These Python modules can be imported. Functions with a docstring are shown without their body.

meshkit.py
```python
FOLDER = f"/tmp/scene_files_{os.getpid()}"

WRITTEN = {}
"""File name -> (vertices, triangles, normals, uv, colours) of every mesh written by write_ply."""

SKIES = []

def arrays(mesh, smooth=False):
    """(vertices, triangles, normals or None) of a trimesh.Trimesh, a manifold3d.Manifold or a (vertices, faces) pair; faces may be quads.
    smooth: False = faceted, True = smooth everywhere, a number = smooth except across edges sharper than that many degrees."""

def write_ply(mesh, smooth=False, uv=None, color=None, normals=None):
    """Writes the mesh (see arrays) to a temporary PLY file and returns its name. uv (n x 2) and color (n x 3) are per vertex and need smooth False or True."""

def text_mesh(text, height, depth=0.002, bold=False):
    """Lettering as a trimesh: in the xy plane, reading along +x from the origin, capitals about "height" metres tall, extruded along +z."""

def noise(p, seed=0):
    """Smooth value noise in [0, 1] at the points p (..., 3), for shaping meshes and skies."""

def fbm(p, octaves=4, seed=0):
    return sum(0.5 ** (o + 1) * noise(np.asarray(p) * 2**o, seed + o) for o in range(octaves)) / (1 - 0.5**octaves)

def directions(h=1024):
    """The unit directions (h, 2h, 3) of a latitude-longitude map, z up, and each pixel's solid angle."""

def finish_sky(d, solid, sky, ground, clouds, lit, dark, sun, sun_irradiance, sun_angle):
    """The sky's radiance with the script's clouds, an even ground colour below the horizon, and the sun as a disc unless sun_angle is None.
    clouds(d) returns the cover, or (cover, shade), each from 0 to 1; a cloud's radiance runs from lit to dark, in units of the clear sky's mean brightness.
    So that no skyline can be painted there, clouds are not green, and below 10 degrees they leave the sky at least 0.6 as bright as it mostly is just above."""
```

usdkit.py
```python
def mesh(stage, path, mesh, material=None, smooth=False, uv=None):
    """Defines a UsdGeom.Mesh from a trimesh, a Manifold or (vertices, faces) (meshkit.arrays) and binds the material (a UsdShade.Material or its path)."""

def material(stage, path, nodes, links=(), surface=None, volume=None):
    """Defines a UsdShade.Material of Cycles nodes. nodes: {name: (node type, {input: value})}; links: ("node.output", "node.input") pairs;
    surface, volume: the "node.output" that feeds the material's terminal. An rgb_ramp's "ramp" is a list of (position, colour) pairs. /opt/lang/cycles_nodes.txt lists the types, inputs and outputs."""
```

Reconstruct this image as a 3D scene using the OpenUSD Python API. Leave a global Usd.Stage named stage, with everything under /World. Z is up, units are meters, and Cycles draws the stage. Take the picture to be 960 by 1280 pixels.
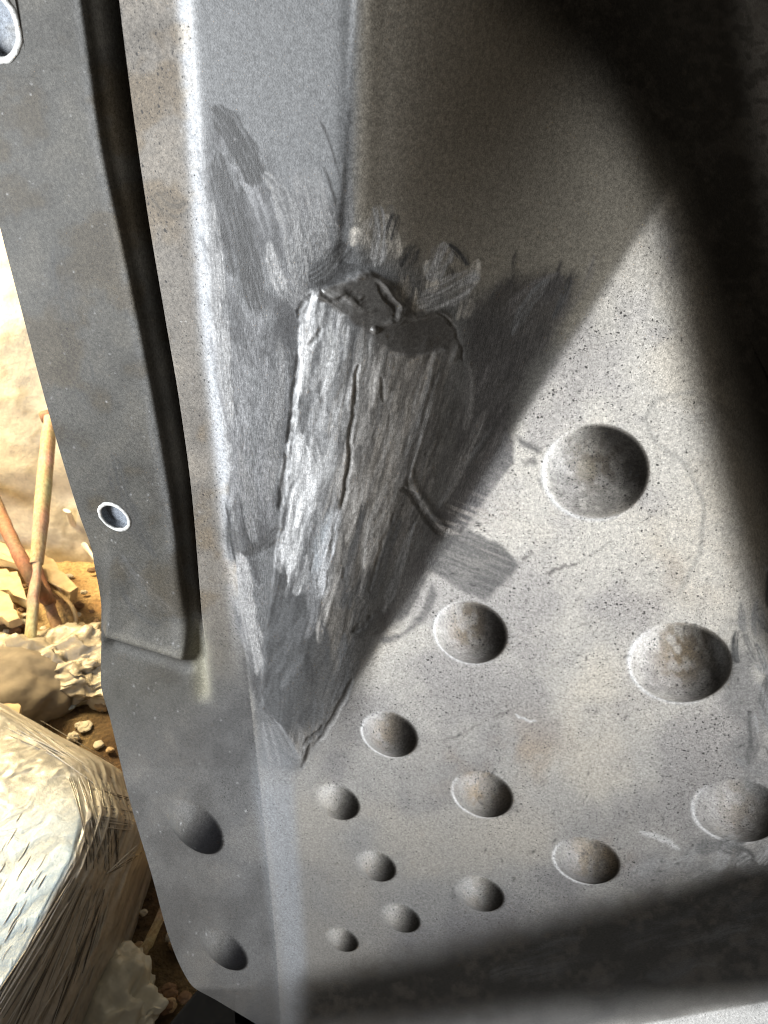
import math, random
import numpy as np, trimesh, usdkit, meshkit
from pxr import Usd, UsdGeom, UsdLux, UsdShade, Sdf, Gf, Vt
from scipy import ndimage, interpolate
from scipy.spatial import cKDTree

random.seed(7); np.random.seed(7)
stage = Usd.Stage.CreateInMemory()
UsdGeom.Xform.Define(stage, '/World'); UsdGeom.Scope.Define(stage, '/World/Looks')

# ------------------------------------------------------------------ camera
PITCH, CAM = math.radians(27), np.array([0, 0, 0.95])
S = 26 / 24
RIGHT = np.array([1, 0, 0.]); UP = np.array([0, math.sin(PITCH), math.cos(PITCH)]); BACK = np.array([0, -math.cos(PITCH), math.sin(PITCH)])
cam = UsdGeom.Camera.Define(stage, '/World/camera')
cam.CreateHorizontalApertureAttr(26.0); cam.CreateVerticalApertureAttr(26.0 * 4 / 3); cam.CreateFocalLengthAttr(24.0)
cam.CreateClippingRangeAttr(Gf.Vec2f(0.02, 200)); cam.CreateFStopAttr(22.0); cam.CreateFocusDistanceAttr(0.40)
m = Gf.Matrix4d(1); 
for i, a in enumerate((RIGHT, UP, BACK, CAM)): m.SetRow3(i, Gf.Vec3d(*a))
cam.AddTransformOp().Set(m)
cam.CreateExposureAttr(0.0)

def world(P):                       # view axes -> world
    P = np.asarray(P, float)
    return CAM + P[..., :1] * RIGHT + P[..., 1:2] * UP + P[..., 2:3] * BACK
def ray(u, v):
    u, v = np.broadcast_arrays(np.asarray(u, float), np.asarray(v, float))
    return np.stack([(u - 480) / 960 * S, -(v - 640) / 960 * S, -np.ones_like(u)], -1)
def at(u, v, t): return world(ray(u, v) * np.asarray(t, float)[..., None])
def ground(u, v, z=0.0):            # where the sight line meets the level z
    r = ray(u, v); d = r[..., :1] * RIGHT + r[..., 1:2] * UP + r[..., 2:3] * BACK
    return CAM + d * ((z - CAM[2]) / d[..., 2:3])
def upright(u, v, y):               # where it meets the upright plane at distance y
    r = ray(u, v); d = r[..., :1] * RIGHT + r[..., 1:2] * UP + r[..., 2:3] * BACK
    return CAM + d * ((y - CAM[1]) / d[..., 1:2])

# ------------------------------------------------------------------ lights
def aim(prim, pos, target):
    z = np.asarray(pos, float) - np.asarray(target, float); z /= np.linalg.norm(z)
    x = np.cross([0, 0, 1.0], z); x /= np.linalg.norm(x); y = np.cross(z, x)
    mm = Gf.Matrix4d(1)
    for i, a in enumerate((x, y, z, pos)): mm.SetRow3(i, Gf.Vec3d(*map(float, a)))
    UsdGeom.Xformable(prim).AddTransformOp().Set(mm)
def rect(name, pos, target, w, h, power, color):
    l = UsdLux.RectLight.Define(stage, '/World/' + name)
    l.CreateWidthAttr(w); l.CreateHeightAttr(h); l.CreateIntensityAttr(power); l.CreateColorAttr(Gf.Vec3f(*color)); l.CreateNormalizeAttr(False)
    aim(l, pos, target); return l
PANEL_C = world(np.array([0.03, -0.03, -0.38]))
KEY_DIR = np.array([-0.88, -0.13, 0.42])
rect('daylight_doorway', world(np.array([0.03, -0.03, -0.38]) + 1.0 * KEY_DIR / np.linalg.norm(KEY_DIR)), PANEL_C, 0.50, 0.6, 30.0, (0.94, 0.97, 1.0))
rect('workshop_lamp', (-1.35, 1.45, 1.25), (-0.85, 1.80, 0.35), 0.4, 0.4, 165.0, (1.0, 0.79, 0.43))
dome = UsdLux.DomeLight.Define(stage, '/World/room_light')
usdkit.material(stage, '/World/Looks/room', {'b': ('background_shader', {'color': (1.0, 0.92, 0.80), 'strength': 0.15})}, surface='b.background')
UsdShade.MaterialBindingAPI.Apply(dome.GetPrim()).Bind(UsdShade.Material.Get(stage, '/World/Looks/room'))

# ------------------------------------------------------------------ helpers
def ss(a, b, x):
    t = np.clip((np.asarray(x, float) - a) / (b - a), 0, 1); return t * t * (3 - 2 * t)
def lerp(a, b, t): return a + (b - a) * t
_lat = {}
def lat(x, y, seed):                # smooth noise in [0,1] at (x, y)
    if seed not in _lat: _lat[seed] = np.random.RandomState(seed).rand(256, 256).astype(np.float32)
    g = _lat[seed]; xi, yi = np.floor(x), np.floor(y); fx, fy = x - xi, y - yi
    fx = fx * fx * (3 - 2 * fx); fy = fy * fy * (3 - 2 * fy)
    xi, yi = xi.astype(np.int64) & 255, yi.astype(np.int64) & 255; x1, y1 = (xi + 1) & 255, (yi + 1) & 255
    return (g[yi, xi] * (1 - fx) + g[yi, x1] * fx) * (1 - fy) + (g[y1, xi] * (1 - fx) + g[y1, x1] * fx) * fy
def fb(x, y, seed, o=4):
    return sum(0.5 ** (k + 1) * lat(x * 2 ** k + 17 * k, y * 2 ** k + 31 * k, seed + k) for k in range(o)) / (1 - 0.5 ** o)

def set_mesh(path, v, f, mat, normals=None, attrs=None, smooth=False):
    if normals is None:
        g = usdkit.mesh(stage, path, (v, f), mat, smooth=smooth)
    else:
        g = usdkit.mesh(stage, path, (v, f), mat)
        g.CreateNormalsAttr(Vt.Vec3fArray.FromNumpy(normals.astype(np.float32))); g.SetNormalsInterpolation('vertex')
    api = UsdGeom.PrimvarsAPI(g)
    for k, a in (attrs or {}).items():
        if np.ndim(a) == 2: api.CreatePrimvar(k, Sdf.ValueTypeNames.Color3fArray, 'vertex').Set(Vt.Vec3fArray.FromNumpy(np.ascontiguousarray(a, np.float32)))
        else: api.CreatePrimvar(k, Sdf.ValueTypeNames.FloatArray, 'vertex').Set(Vt.FloatArray.FromNumpy(np.ascontiguousarray(a, np.float32)))
    return g.GetPrim()
_names = {}
def numbered(path):
    k = _names.get(path, 0); _names[path] = k + 1
    return path if k == 0 else f'{path}_{k:03d}'
def tag(p, label=None, cat=None, group=None, kind=None):
    for k, val in (('label', label), ('category', cat), ('group', group), ('kind', kind)):
        if val: p.SetCustomDataByKey(k, val)
    return p
def thing(name, label, cat, group=None, kind=None, loc=(0, 0, 0)):
    x = UsdGeom.Xform.Define(stage, numbered('/World/' + name)); x.AddTranslateOp().Set(Gf.Vec3d(*map(float, loc)))
    p = x.GetPrim(); p.SetCustomDataByKey('at', Gf.Vec3d(*map(float, loc))); tag(p, label, cat, group, kind); return p
def part(parent, name, v, f, mat, label=None, **kw):
    loc = parent.GetCustomDataByKey('at') if parent.GetCustomDataByKey('at') is not None else (0, 0, 0)
    q = set_mesh(numbered(f'{parent.GetPath()}/{name}'), np.asarray(v) - np.array(list(loc)), f, mat, **kw)
    return tag(q, label)
def top(name, v, f, mat, label=None, cat=None, group=None, kind=None, **kw):
    return tag(set_mesh(numbered('/World/' + name), v, f, mat, **kw), label, cat, group, kind)

def mat(name, nodes, links, surface='p.BSDF'): return usdkit.material(stage, '/World/Looks/' + name, nodes, links, surface=surface)

# ------------------------------------------------------------------ materials
_d = world(ray(430, 430) * .335) - world(ray(378, 950) * .50); _d = _d / np.linalg.norm(_d)
_a = np.cross(_d, BACK); _a /= np.linalg.norm(_a); _b = np.cross(_d, _a)
def sheet_mat(name, grain=0.38, bump=0.4, specular=0.5):
    # painted metal: its colour from the paint map, with the grit of the spray coat and dark specks in it
    return mat(name, {
        'paint': ('attribute', {'attribute': 'paint'}), 'speck': ('attribute', {'attribute': 'speck'}), 'rough': ('attribute', {'attribute': 'rough'}), 'spec': ('attribute', {'attribute': 'spec'}),
        'geo': ('geometry', {}),
        'n1': ('noise_texture', {'scale': 1900.0, 'detail': 2.0, 'roughness': 0.7}),
        'n2': ('noise_texture', {'scale': 620.0, 'detail': 2.0, 'roughness': 0.6}),
        'g1': ('map_range', {'from_min': 0.32, 'from_max': 0.68, 'to_min': 1 - grain, 'to_max': 1 + grain, 'clamp': True}),
        'g2': ('map_range', {'from_min': 0.3, 'from_max': 0.7, 'to_min': 0.74, 'to_max': 1.26, 'clamp': True}),
        'gg': ('math', {'math_type': 'multiply'}),
        'wrp': ('noise_texture', {'scale': 900.0, 'detail': 1.0}), 'wmul': ('vector_math', {'math_type': 'scale', 'scale': 0.0016}), 'wadd': ('vector_math', {'math_type': 'add'}),
        'vor': ('voronoi_texture', {'feature': 'f1', 'scale': 500.0}), 'vcol': ('separate_color', {}),
        'thr': ('math', {'math_type': 'multiply'}), 'p3': ('math', {'math_type': 'power', 'value2': 3.0}), 'vm': ('math', {'math_type': 'multiply', 'value2': 0.35}),
        'vor2': ('voronoi_texture', {'feature': 'f1', 'scale': 1050.0}), 'vcol2': ('separate_color', {}), 'p32': ('math', {'math_type': 'power', 'value2': 2.0}), 'thr2': ('math', {'math_type': 'multiply'}), 'vm2': ('math', {'math_type': 'multiply', 'value2': 0.40}),
        'd1': ('math', {'math_type': 'subtract'}), 'd2': ('math', {'math_type': 'subtract'}), 's1': ('map_range', {'from_min': -0.01, 'from_max': 0.04, 'clamp': True}), 's2': ('map_range', {'from_min': -0.02, 'from_max': 0.05, 'clamp': True}),
        'smax': ('math', {'math_type': 'maximum'}), 'sk': ('math', {'math_type': 'multiply', 'value2': 0.88}),
        'brushed': ('attribute', {'attribute': 'brushed'}),
        'da': ('vector_math', {'math_type': 'dot_product', 'vector2': tuple(_a * 2600)}), 'db': ('vector_math', {'math_type': 'dot_product', 'vector2': tuple(_b * 2600)}), 'dd': ('vector_math', {'math_type': 'dot_product', 'vector2': tuple(_d * 150)}),
        'xyz': ('combine_xyz', {}), 'ns': ('noise_texture', {'scale': 1.0, 'detail': 3.0, 'roughness': 0.7, 'distortion': 0.6}), 'sr': ('map_range', {'from_min': 0.36, 'from_max': 0.66, 'to_min': 0.50, 'to_max': 1.65, 'clamp': True}),
        'one': ('mix', {'mix_type': 'mix', 'color1': (1, 1, 1)}), 'mulb': ('mix', {'mix_type': 'multiply', 'fac': 1.0}),
        'bh': ('math', {'math_type': 'multiply'}), 'bh2': ('math', {'math_type': 'multiply_add', 'value2': 1.0}),
        'mul': ('mix', {'mix_type': 'multiply', 'fac': 1.0}), 'dark': ('mix', {'mix_type': 'mix', 'color2': (0.018, 0.017, 0.017)}),
        'bmp': ('bump', {'strength': bump, 'distance': 0.0004}), 'p': ('principled_bsdf', {})},
        [('spec.fac', 'p.specular_ior_level'), ('geo.position', 'n1.vector'), ('geo.position', 'n2.vector'), ('n1.fac', 'g1.value'), ('n2.fac', 'g2.value'), ('g1.result', 'gg.value1'), ('g2.result', 'gg.value2'),
         ('geo.position', 'wrp.vector'), ('wrp.color', 'wmul.vector1'), ('wmul.vector', 'wadd.vector1'), ('geo.position', 'wadd.vector2'),
         ('wadd.vector', 'vor.vector'), ('wadd.vector', 'vor2.vector'), ('vor.color', 'vcol.color'), ('vor2.color', 'vcol2.color'),
         ('vcol.r', 'p3.value1'), ('p3.value', 'vm.value1'), ('vm.value', 'thr.value1'), ('speck.fac', 'thr.value2'), ('thr.value', 'd1.value1'), ('vor.distance', 'd1.value2'), ('d1.value', 's1.value'),
         ('vcol2.r', 'p32.value1'), ('p32.value', 'vm2.value1'), ('vm2.value', 'thr2.value1'), ('speck.fac', 'thr2.value2'), ('thr2.value', 'd2.value1'), ('vor2.distance', 'd2.value2'), ('d2.value', 's2.value'),
         ('s1.result', 'smax.value1'), ('s2.result', 'smax.value2'), ('smax.value', 'sk.value1'),
         ('geo.position', 'da.vector1'), ('geo.position', 'db.vector1'), ('geo.position', 'dd.vector1'), ('da.value', 'xyz.x'), ('db.value', 'xyz.y'), ('dd.value', 'xyz.z'), ('xyz.vector', 'ns.vector'), ('ns.fac', 'sr.value'),
         ('brushed.fac', 'one.fac'), ('sr.result', 'one.color2'), ('paint.color', 'mulb.color1'), ('one.color', 'mulb.color2'), ('mulb.color', 'mul.color1'), ('ns.fac', 'bh.value1'), ('brushed.fac', 'bh.value2'), ('n1.fac', 'bh2.value1'), ('bh.value', 'bh2.value3'), ('gg.value', 'mul.color2'), ('mul.color', 'dark.color1'), ('sk.value', 'dark.fac'), ('dark.color', 'p.base_color'),
         ('bh2.value', 'bmp.height'), ('bmp.normal', 'p.normal'), ('rough.fac', 'p.roughness')])
SHEET = sheet_mat('primed_sheet')
FILL = sheet_mat('smeared_filler', grain=0.26, bump=0.25)

def plain(name, color, rough=0.6, scale=60.0, var=0.35, color2=None, bump=0.3, dist=0.004, detail=6.0, extra=None):
    c2 = color2 if color2 is not None else tuple(c * (1 - var) for c in color)
    return mat(name, {'tc': ('texture_coordinate', {}), 'n': ('noise_texture', {'scale': scale, 'detail': detail, 'roughness': 0.65}),
                      'r': ('map_range', {'from_min': 0.3, 'from_max': 0.7, 'clamp': True}), 'm': ('mix', {'color1': c2, 'color2': color}),
                      'b': ('bump', {'strength': bump, 'distance': dist}), 'p': ('principled_bsdf', {'roughness': rough, **(extra or {})})},
               [('tc.object', 'n.vector'), ('n.fac', 'r.value'), ('r.result', 'm.fac'), ('m.color', 'p.base_color'), ('n.fac', 'b.height'), ('b.normal', 'p.normal')])
def painted(name, rough=0.7, scale=300.0, grain=0.3, bump=0.3, dist=0.002, extra=None):
    # colour from the mesh's own paint map, broken up by fine noise
    return mat(name, {'a': ('attribute', {'attribute': 'paint'}), 'tc': ('texture_coordinate', {}), 'n': ('noise_texture', {'scale': scale, 'detail': 5.0, 'roughness': 0.65}),
                      'r': ('map_range', {'from_min': 0.3, 'from_max': 0.7, 'to_min': 1 - grain, 'to_max': 1 + grain, 'clamp': True}), 'm': ('mix', {'mix_type': 'multiply', 'fac': 1.0}),
                      'b': ('bump', {'strength': bump, 'distance': dist}), 'p': ('principled_bsdf', {'roughness': rough, **(extra or {})})},
               [('tc.object', 'n.vector'), ('n.fac', 'r.value'), ('a.color', 'm.color1'), ('r.result', 'm.color2'), ('m.color', 'p.base_color'), ('n.fac', 'b.height'), ('b.normal', 'p.normal')])

# ================================================================== the sheet metal panel
X0, X1, Y0, Y1 = -150, 1110, -150, 1430
U, V = np.meshgrid(np.arange(X0, X1 + 1.0), np.arange(Y0, Y1 + 1.0))
def curve(pts, by_v=True):
    p = np.array(pts, float); return interpolate.PchipInterpolator(p[:, 1], p[:, 0], extrapolate=True) if by_v else interpolate.PchipInterpolator(p[:, 0], p[:, 1], extrapolate=True)
outline = curve([(-128, -200), (-72, 0), (-22, 200), (0, 285), (30, 400), (62, 520), (98, 640), (113, 685), (127, 760), (126, 850), (138, 900), (162, 1000), (190, 1095), (214, 1180), (233, 1222), (241, 1233), (270, 1250), (330, 1286), (440, 1350), (540, 1500)])
edgeE = curve([(222, -200), (235, 0), (250, 200), (264, 400), (277, 520), (289, 640), (298, 740), (316, 900), (332, 1050), (346, 1200), (352, 1300), (362, 1500)])
ridgeK = curve([(128, -200), (149, 0), (182, 250), (207, 400), (224, 500), (240, 620), (250, 740), (258, 840), (266, 900), (300, 1500)])
bendJ = curve([(70, -200), (103, 0), (128, 180), (158, 320), (180, 430), (200, 540), (217, 650), (228, 760), (236, 830), (250, 900), (270, 1500)])
vv = V[:, 0]
O_, E_, K_, J_ = outline(vv)[:, None], edgeE(vv)[:, None], ridgeK(vv)[:, None], bendJ(vv)[:, None]

def plane3(*p):                     # 1/depth is affine in the picture for a plane
    p = np.array(p, float); return np.linalg.solve(np.c_[p[:, :2], np.ones(3)], 1 / p[:, 2])
def wof(c, u, v): return c[0] * u + c[1] * v + c[2]
def plane_n(n, u, v, t):
    c = np.dot(n, ray(u, v)) * t; f = lambda a, b: c / np.dot(n, ray(a, b))
    return plane3((0, 0, f(0, 0)), (900, 0, f(900, 0)), (0, 900, f(0, 900)))
nF = np.array([-0.25, -0.40, 0.88]); nF /= np.linalg.norm(nF)
F = plane_n(nF, 744, 590, 0.36)
dF = lambda u, v: 1 / wof(F, u, v)
tip, apex = (372, 965), (840, 225)
W2 = plane3((*tip, dF(*tip)), (*apex, dF(*apex)), (445, 0, dF(445, 0) * 0.75))
dW2 = lambda u, v: 1 / wof(W2, u, v)
W1 = plane3((*tip, dF(*tip)), (445, 0, dW2(445, 0)), (240, 0, dW2(445, 0) * 1.045))
def behind(line, amount):           # a plane that turns away from F along a line of the picture
    (a, b), (c, d) = line
    mid = (a + c) / 2, (b + d) / 2; n = np.array([d - b, -(c - a)], float); n /= np.linalg.norm(n)
    q = (mid[0] + n[0] * 100, mid[1] + n[1] * 100)
    return plane3((a, b, dF(a, b)), (c, d, dF(c, d)), (*q, dF(*q) + amount))
R = behind(((840, 225), (970, 720)), 0.16)
B = behind(((960, 1072), (380, 1228)), 0.11)
wF, wR, wB = wof(F, U, V), wof(R, U, V), wof(B, U, V)
wG = wof(plane3((560, 1322, 1 / wof(B, 560, 1322)), (960, 1250, 1 / wof(B, 960, 1250)), (700, 1400, 0.95 * dF(700, 1400) / dF(700, 1262) / wof(B, 700, 1262))), U, V)
wBG = np.maximum(wB, wG)
wW = np.minimum(wof(W1, U, V), wof(W2, U, V)) - 1.1 * np.clip((U - 470 + 0.05 * V) / 400, 0, 1) ** 2 * np.clip((965 - V - 1.575 * (U - 372)) / 420, 0, 1) ** 1.5
R3 = plane3((840, 225, dW2(840, 225)), (665, 0, dW2(665, 0)), (830, 40, dW2(830, 40) + 0.06))
wW = np.minimum(wW, wof(R3, U, V))
wFF = np.minimum(np.minimum(wF, wR), wBG)
right = np.maximum(wW, wFF)
right = np.maximum(right, 1 / 0.95)
# left of the edge: ridge face, channel and flange, row by row
wE = np.array([np.interp(e, U[0], row) for e, row in zip(E_[:, 0], right)])[:, None]
tE = 1 / wE
pxm = S / 960 * tE
low = ss(690, 885, V[:, :1])        # 0 above: channel open; 1 below: one flat plate
slope = lerp(0.50, 0.72, ss(500, 900, V[:, :1]))
tO = tE + slope * (E_ - O_) * pxm
tline = lambda x: 1 / lerp(1 / tE, 1 / tO, (E_ - x) / (E_ - O_))
tK = lerp(tE + 0.70 * (E_ - K_) * pxm, tline(K_), low)
tJ = lerp(tO - 0.40 * (J_ - O_) * pxm, tline(J_), low)
tJ = np.minimum(tJ, tO - 0.002)
tKc = lerp(np.maximum(tK + 0.016, tJ + 0.024), tline(K_), low)
wFl = 1 / tO - (1 / tJ - 1 / tO) * 400 / np.maximum(J_ - O_, 5)
leftA, leftB = np.zeros_like(U), np.zeros_like(U)
for i in range(len(U)):
    o, j, k, e = O_[i, 0], J_[i, 0], K_[i, 0], E_[i, 0]
    leftA[i] = 1 / tE[i, 0] + (1 / tK[i, 0] - 1 / tE[i, 0]) * (U[i] - e) / (k - e)
    leftB[i] = np.interp(U[i], [o - 400, o, j, k, e], [wFl[i, 0], 1 / tO[i, 0], 1 / tJ[i, 0], 1 / tKc[i, 0], lerp(1 / tKc[i, 0], 1 / tE[i, 0], low[i, 0])])
w0 = np.where(U < E_, np.maximum(leftA, 0.6), right)
# bend radii: soften by different amounts in different places
g = lambda s, a=None: ndimage.gaussian_filter(w0 if a is None else a, s, mode='nearest')
w2, w6, w14, w30, w50 = g(2.0), g(6.0), g(14.0), g(34.0), g(52.0)
def segdist(p, closed=False):
    p = np.array(p, float); d = np.full(U.shape, 1e9)
    q = np.r_[p, p[:1]] if closed else p
    for a, b in zip(q[:-1], q[1:]):
        ab = b - a; t = np.clip(((U - a[0]) * ab[0] + (V - a[1]) * ab[1]) / (ab @ ab + 1e-9), 0, 1)
        d = np.minimum(d, np.hypot(U - a[0] - t * ab[0], V - a[1] - t * ab[1]))
    return d
def window(pts, pad):
    p = np.array(pts, float); x0, y0 = np.maximum(p.min(0) - pad - [X0, Y0], 0).astype(int); x1, y1 = (p.max(0) + pad - [X0, Y0]).astype(int) + 1
    return slice(y0, max(y1, y0 + 1)), slice(x0, max(x1, x0 + 1))
def sdf(pts):                       # signed distance to a polygon, positive inside
    p = np.array(pts, float); s = window(p, 90); u, v = U[s], V[s]; d = np.full(u.shape, 1e9); ins = np.zeros(u.shape, bool)
    for a, b in zip(p, np.roll(p, -1, 0)):
        ab = b - a; t = np.clip(((u - a[0]) * ab[0] + (v - a[1]) * ab[1]) / (ab @ ab + 1e-9), 0, 1)
        d = np.minimum(d, np.hypot(u - a[0] - t * ab[0], v - a[1] - t * ab[1]))
        c = (a[1] > v) != (b[1] > v); ins ^= c & (u < (b[0] - a[0]) * (v - a[1]) / (b[1] - a[1] + 1e-12) + a[0])
    out = np.full(U.shape, -90.0); out[s] = np.where(ins, d, -d); return out
def rough_sdf(pts, amp=5, px=14, seed=3):
    return sdf(pts) + amp * (fb(U / px, V / px, seed, 3) - 0.5) * 2
def stroke(pts, width, soft=1.5):
    p = np.array(pts, float)
    if len(p) > 2 and width < 12: p = interpolate.make_interp_spline(np.linspace(0, 1, len(p)), p, k=2)(np.linspace(0, 1, 4 * len(p))); p = p + np.random.RandomState(int(p[0, 0] * 7)).normal(0, .09 * width + .4, p.shape)
    s = window(p, width + soft + 6); out = np.zeros(U.shape); u, v = U[s], V[s]; best = np.full(u.shape, -9.0)
    L = np.r_[0, np.cumsum(np.linalg.norm(np.diff(p, axis=0), axis=1))]
    for k, (a, b) in enumerate(zip(p[:-1], p[1:])):
        ab = b - a; t = np.clip(((u - a[0]) * ab[0] + (v - a[1]) * ab[1]) / (ab @ ab + 1e-9), 0, 1)
        d = np.hypot(u - a[0] - t * ab[0], v - a[1] - t * ab[1]); q = (L[k] + t * (L[k + 1] - L[k])) / L[-1]
        wd = width * np.sqrt(np.clip(1 - (2 * q - 1) ** 4, 0.05, 1)) / 2
        best = np.maximum(best, np.clip((wd - d) / soft + 0.5, 0, 1))
    out[s] = np.clip(best, 0, 1); return out

mE = ss(60, 10, np.abs(U - E_)) * ss(760, 1000, V)                     # wide soft bend low on the edge
mEu = ss(40, 12, np.abs(U - E_)) * (1 - ss(760, 1000, V))
dR, dB = segdist([(665, 0), (840, 225), (980, 760)]), segdist([(370, 1232), (970, 1070)])
dR = np.minimum(dR, segdist([(840, 225), (960, 60), (1010, 0)]))
mR = np.maximum(ss(110, 30, dR), ss(640, 720, U) * ss(260, 200, V)); mB = ss(40, 10, dB)
dC = segdist([tip, apex]); mC2 = ss(90, 25, dC) * ss(600, 760, U); mC = ss(40, 8, dC) * ss(380, 600, U)
mW = ((wW > wFF) & (U > E_)) * ss(470, 570, U) * ss(15, 70, dC); mCr = ss(95, 35, segdist([(437, 210), tip])) * ss(230, 330, V) * ss(985, 930, V)
mJ = ss(26, 8, np.abs(U - J_)) * (1 - low)
w = w2.copy()
for mk, ws in ((mEu, w6), (mC, w6), (mC2, w30), (mB, w14), (mE, w14), (mR, w30), (mW, w30), (mCr, w50)): w = lerp(w, ws, mk)
wBk = lerp(g(1.5, leftB), g(4.5, leftB), mJ)
behindK = (U < K_) & (V < 880)
T = 1 / np.where(behindK, wBk, w)
P = ray(U, V) * T[..., None]
def normals_of(P):
    n = np.cross(np.gradient(P, axis=0), np.gradient(P, axis=1)); n /= np.linalg.norm(n, axis=-1, keepdims=True) + 1e-12
    return np.where((n * P).sum(-1, keepdims=True) > 0, -n, n)
NA = normals_of(ray(U, V) / g(5.0)[..., None]); NB = normals_of(ray(U, V) / g(4.0, leftB)[..., None])
N = np.where(behindK[..., None], NB, NA)
disp = np.zeros_like(U)

# ---- paint map (reflectance, with some shade and highlights painted in), specks, gloss
col = np.zeros(U.shape + (3,)); speck = np.zeros_like(U); rough = np.full_like(U, 0.52); spec = np.full_like(U, 0.45)
def lay(color, mask):
    global col
    col = col + (np.asarray(color, float) - col) * np.clip(mask, 0, 1)[..., None]
def tint(f, mask):
    global col
    col = col * (1 + (np.asarray(f, float) - 1) * np.clip(mask, 0, 1)[..., None])
big, mid, fine = fb(U / 150, V / 150, 11), fb(U / 42, V / 42, 21), fb(U / 9, V / 9, 31, 3)

leftside = U < E_
lay((0.135, 0.135, 0.133), np.ones_like(U)); lay((0.52, 0.495, 0.45), ss(1270, 620, V - 0.35 * (U - 700) + 160 * (big - .5)))                              # grey primer of the dimpled panel, its brightness falloff painted in
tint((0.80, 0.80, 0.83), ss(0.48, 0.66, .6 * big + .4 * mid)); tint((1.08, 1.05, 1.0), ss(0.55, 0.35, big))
onwall = ss(-6, 6, wW - wFF) * (~leftside)
onwall = ndimage.gaussian_filter(((wW > wFF) & ~leftside).astype(float), 5)
lay((0.122, 0.125, 0.128), onwall); lay((0.235, 0.215, 0.18), onwall * ss(440, 462, U + .03 * V) * ss(330, 250, V - .5 * (U - 440)))
flange = (U < J_ + 4) & leftside
plate = ss(840, 960, V + (U - 200) * 0.4) * leftside
ridge = (U >= K_ - 1) & leftside
lay((0.064, 0.062, 0.056), leftside * 1.0); lay((0.30, 0.305, 0.30), leftside * (U < K_) * ss(5, 20, U - J_) * (1 - low))
lay((0.125, 0.114, 0.10), ridge * (1 - ss(700, 900, V)))
lay((0.080, 0.078, 0.075), plate)
spec = lerp(spec, .15, leftside * 1.0)
lay((0.10, 0.10, 0.098), leftside * np.exp(-((U - J_ + 7) / 7) ** 2) * (1 - low) * .6)  # highlight on the flange bend, painted pale
lay((0.09, 0.09, 0.09), plate * ss(90, 20, E_ - U))
tint((0.80, 0.80, 0.80), leftside * ss(0.45, 0.7, mid))
tint((1.2, 1.18, 1.15), leftside * ss(0.45, 0.25, mid))
eb = np.exp(-((U - E_ + 4) / lerp(10, 30, ss(760, 1000, V))) ** 2)     # highlight along the edge, painted in as a pale band
lay((0.40, 0.415, 0.435), eb * lerp(0.9, 0.0, ss(560, 900, V)))
strip = ss(-14, 14, U - lerp(316, 352, ss(900, 1260, V))) * ss(9, -9, U - lerp(366, 384, ss(930, 1280, V))) * ss(900, 1010, V)
lay((0.20, 0.212, 0.228), strip * .75)  # light caught by the low bend, painted as a pale strip
speck[:] = np.where(leftside, np.where(ridge, .95, .55), 0.95)
speck *= lerp(1, 0.25, onwall) * lerp(.75, 1.15, ss(.3, .7, .5 * big + .5 * mid))
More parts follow.
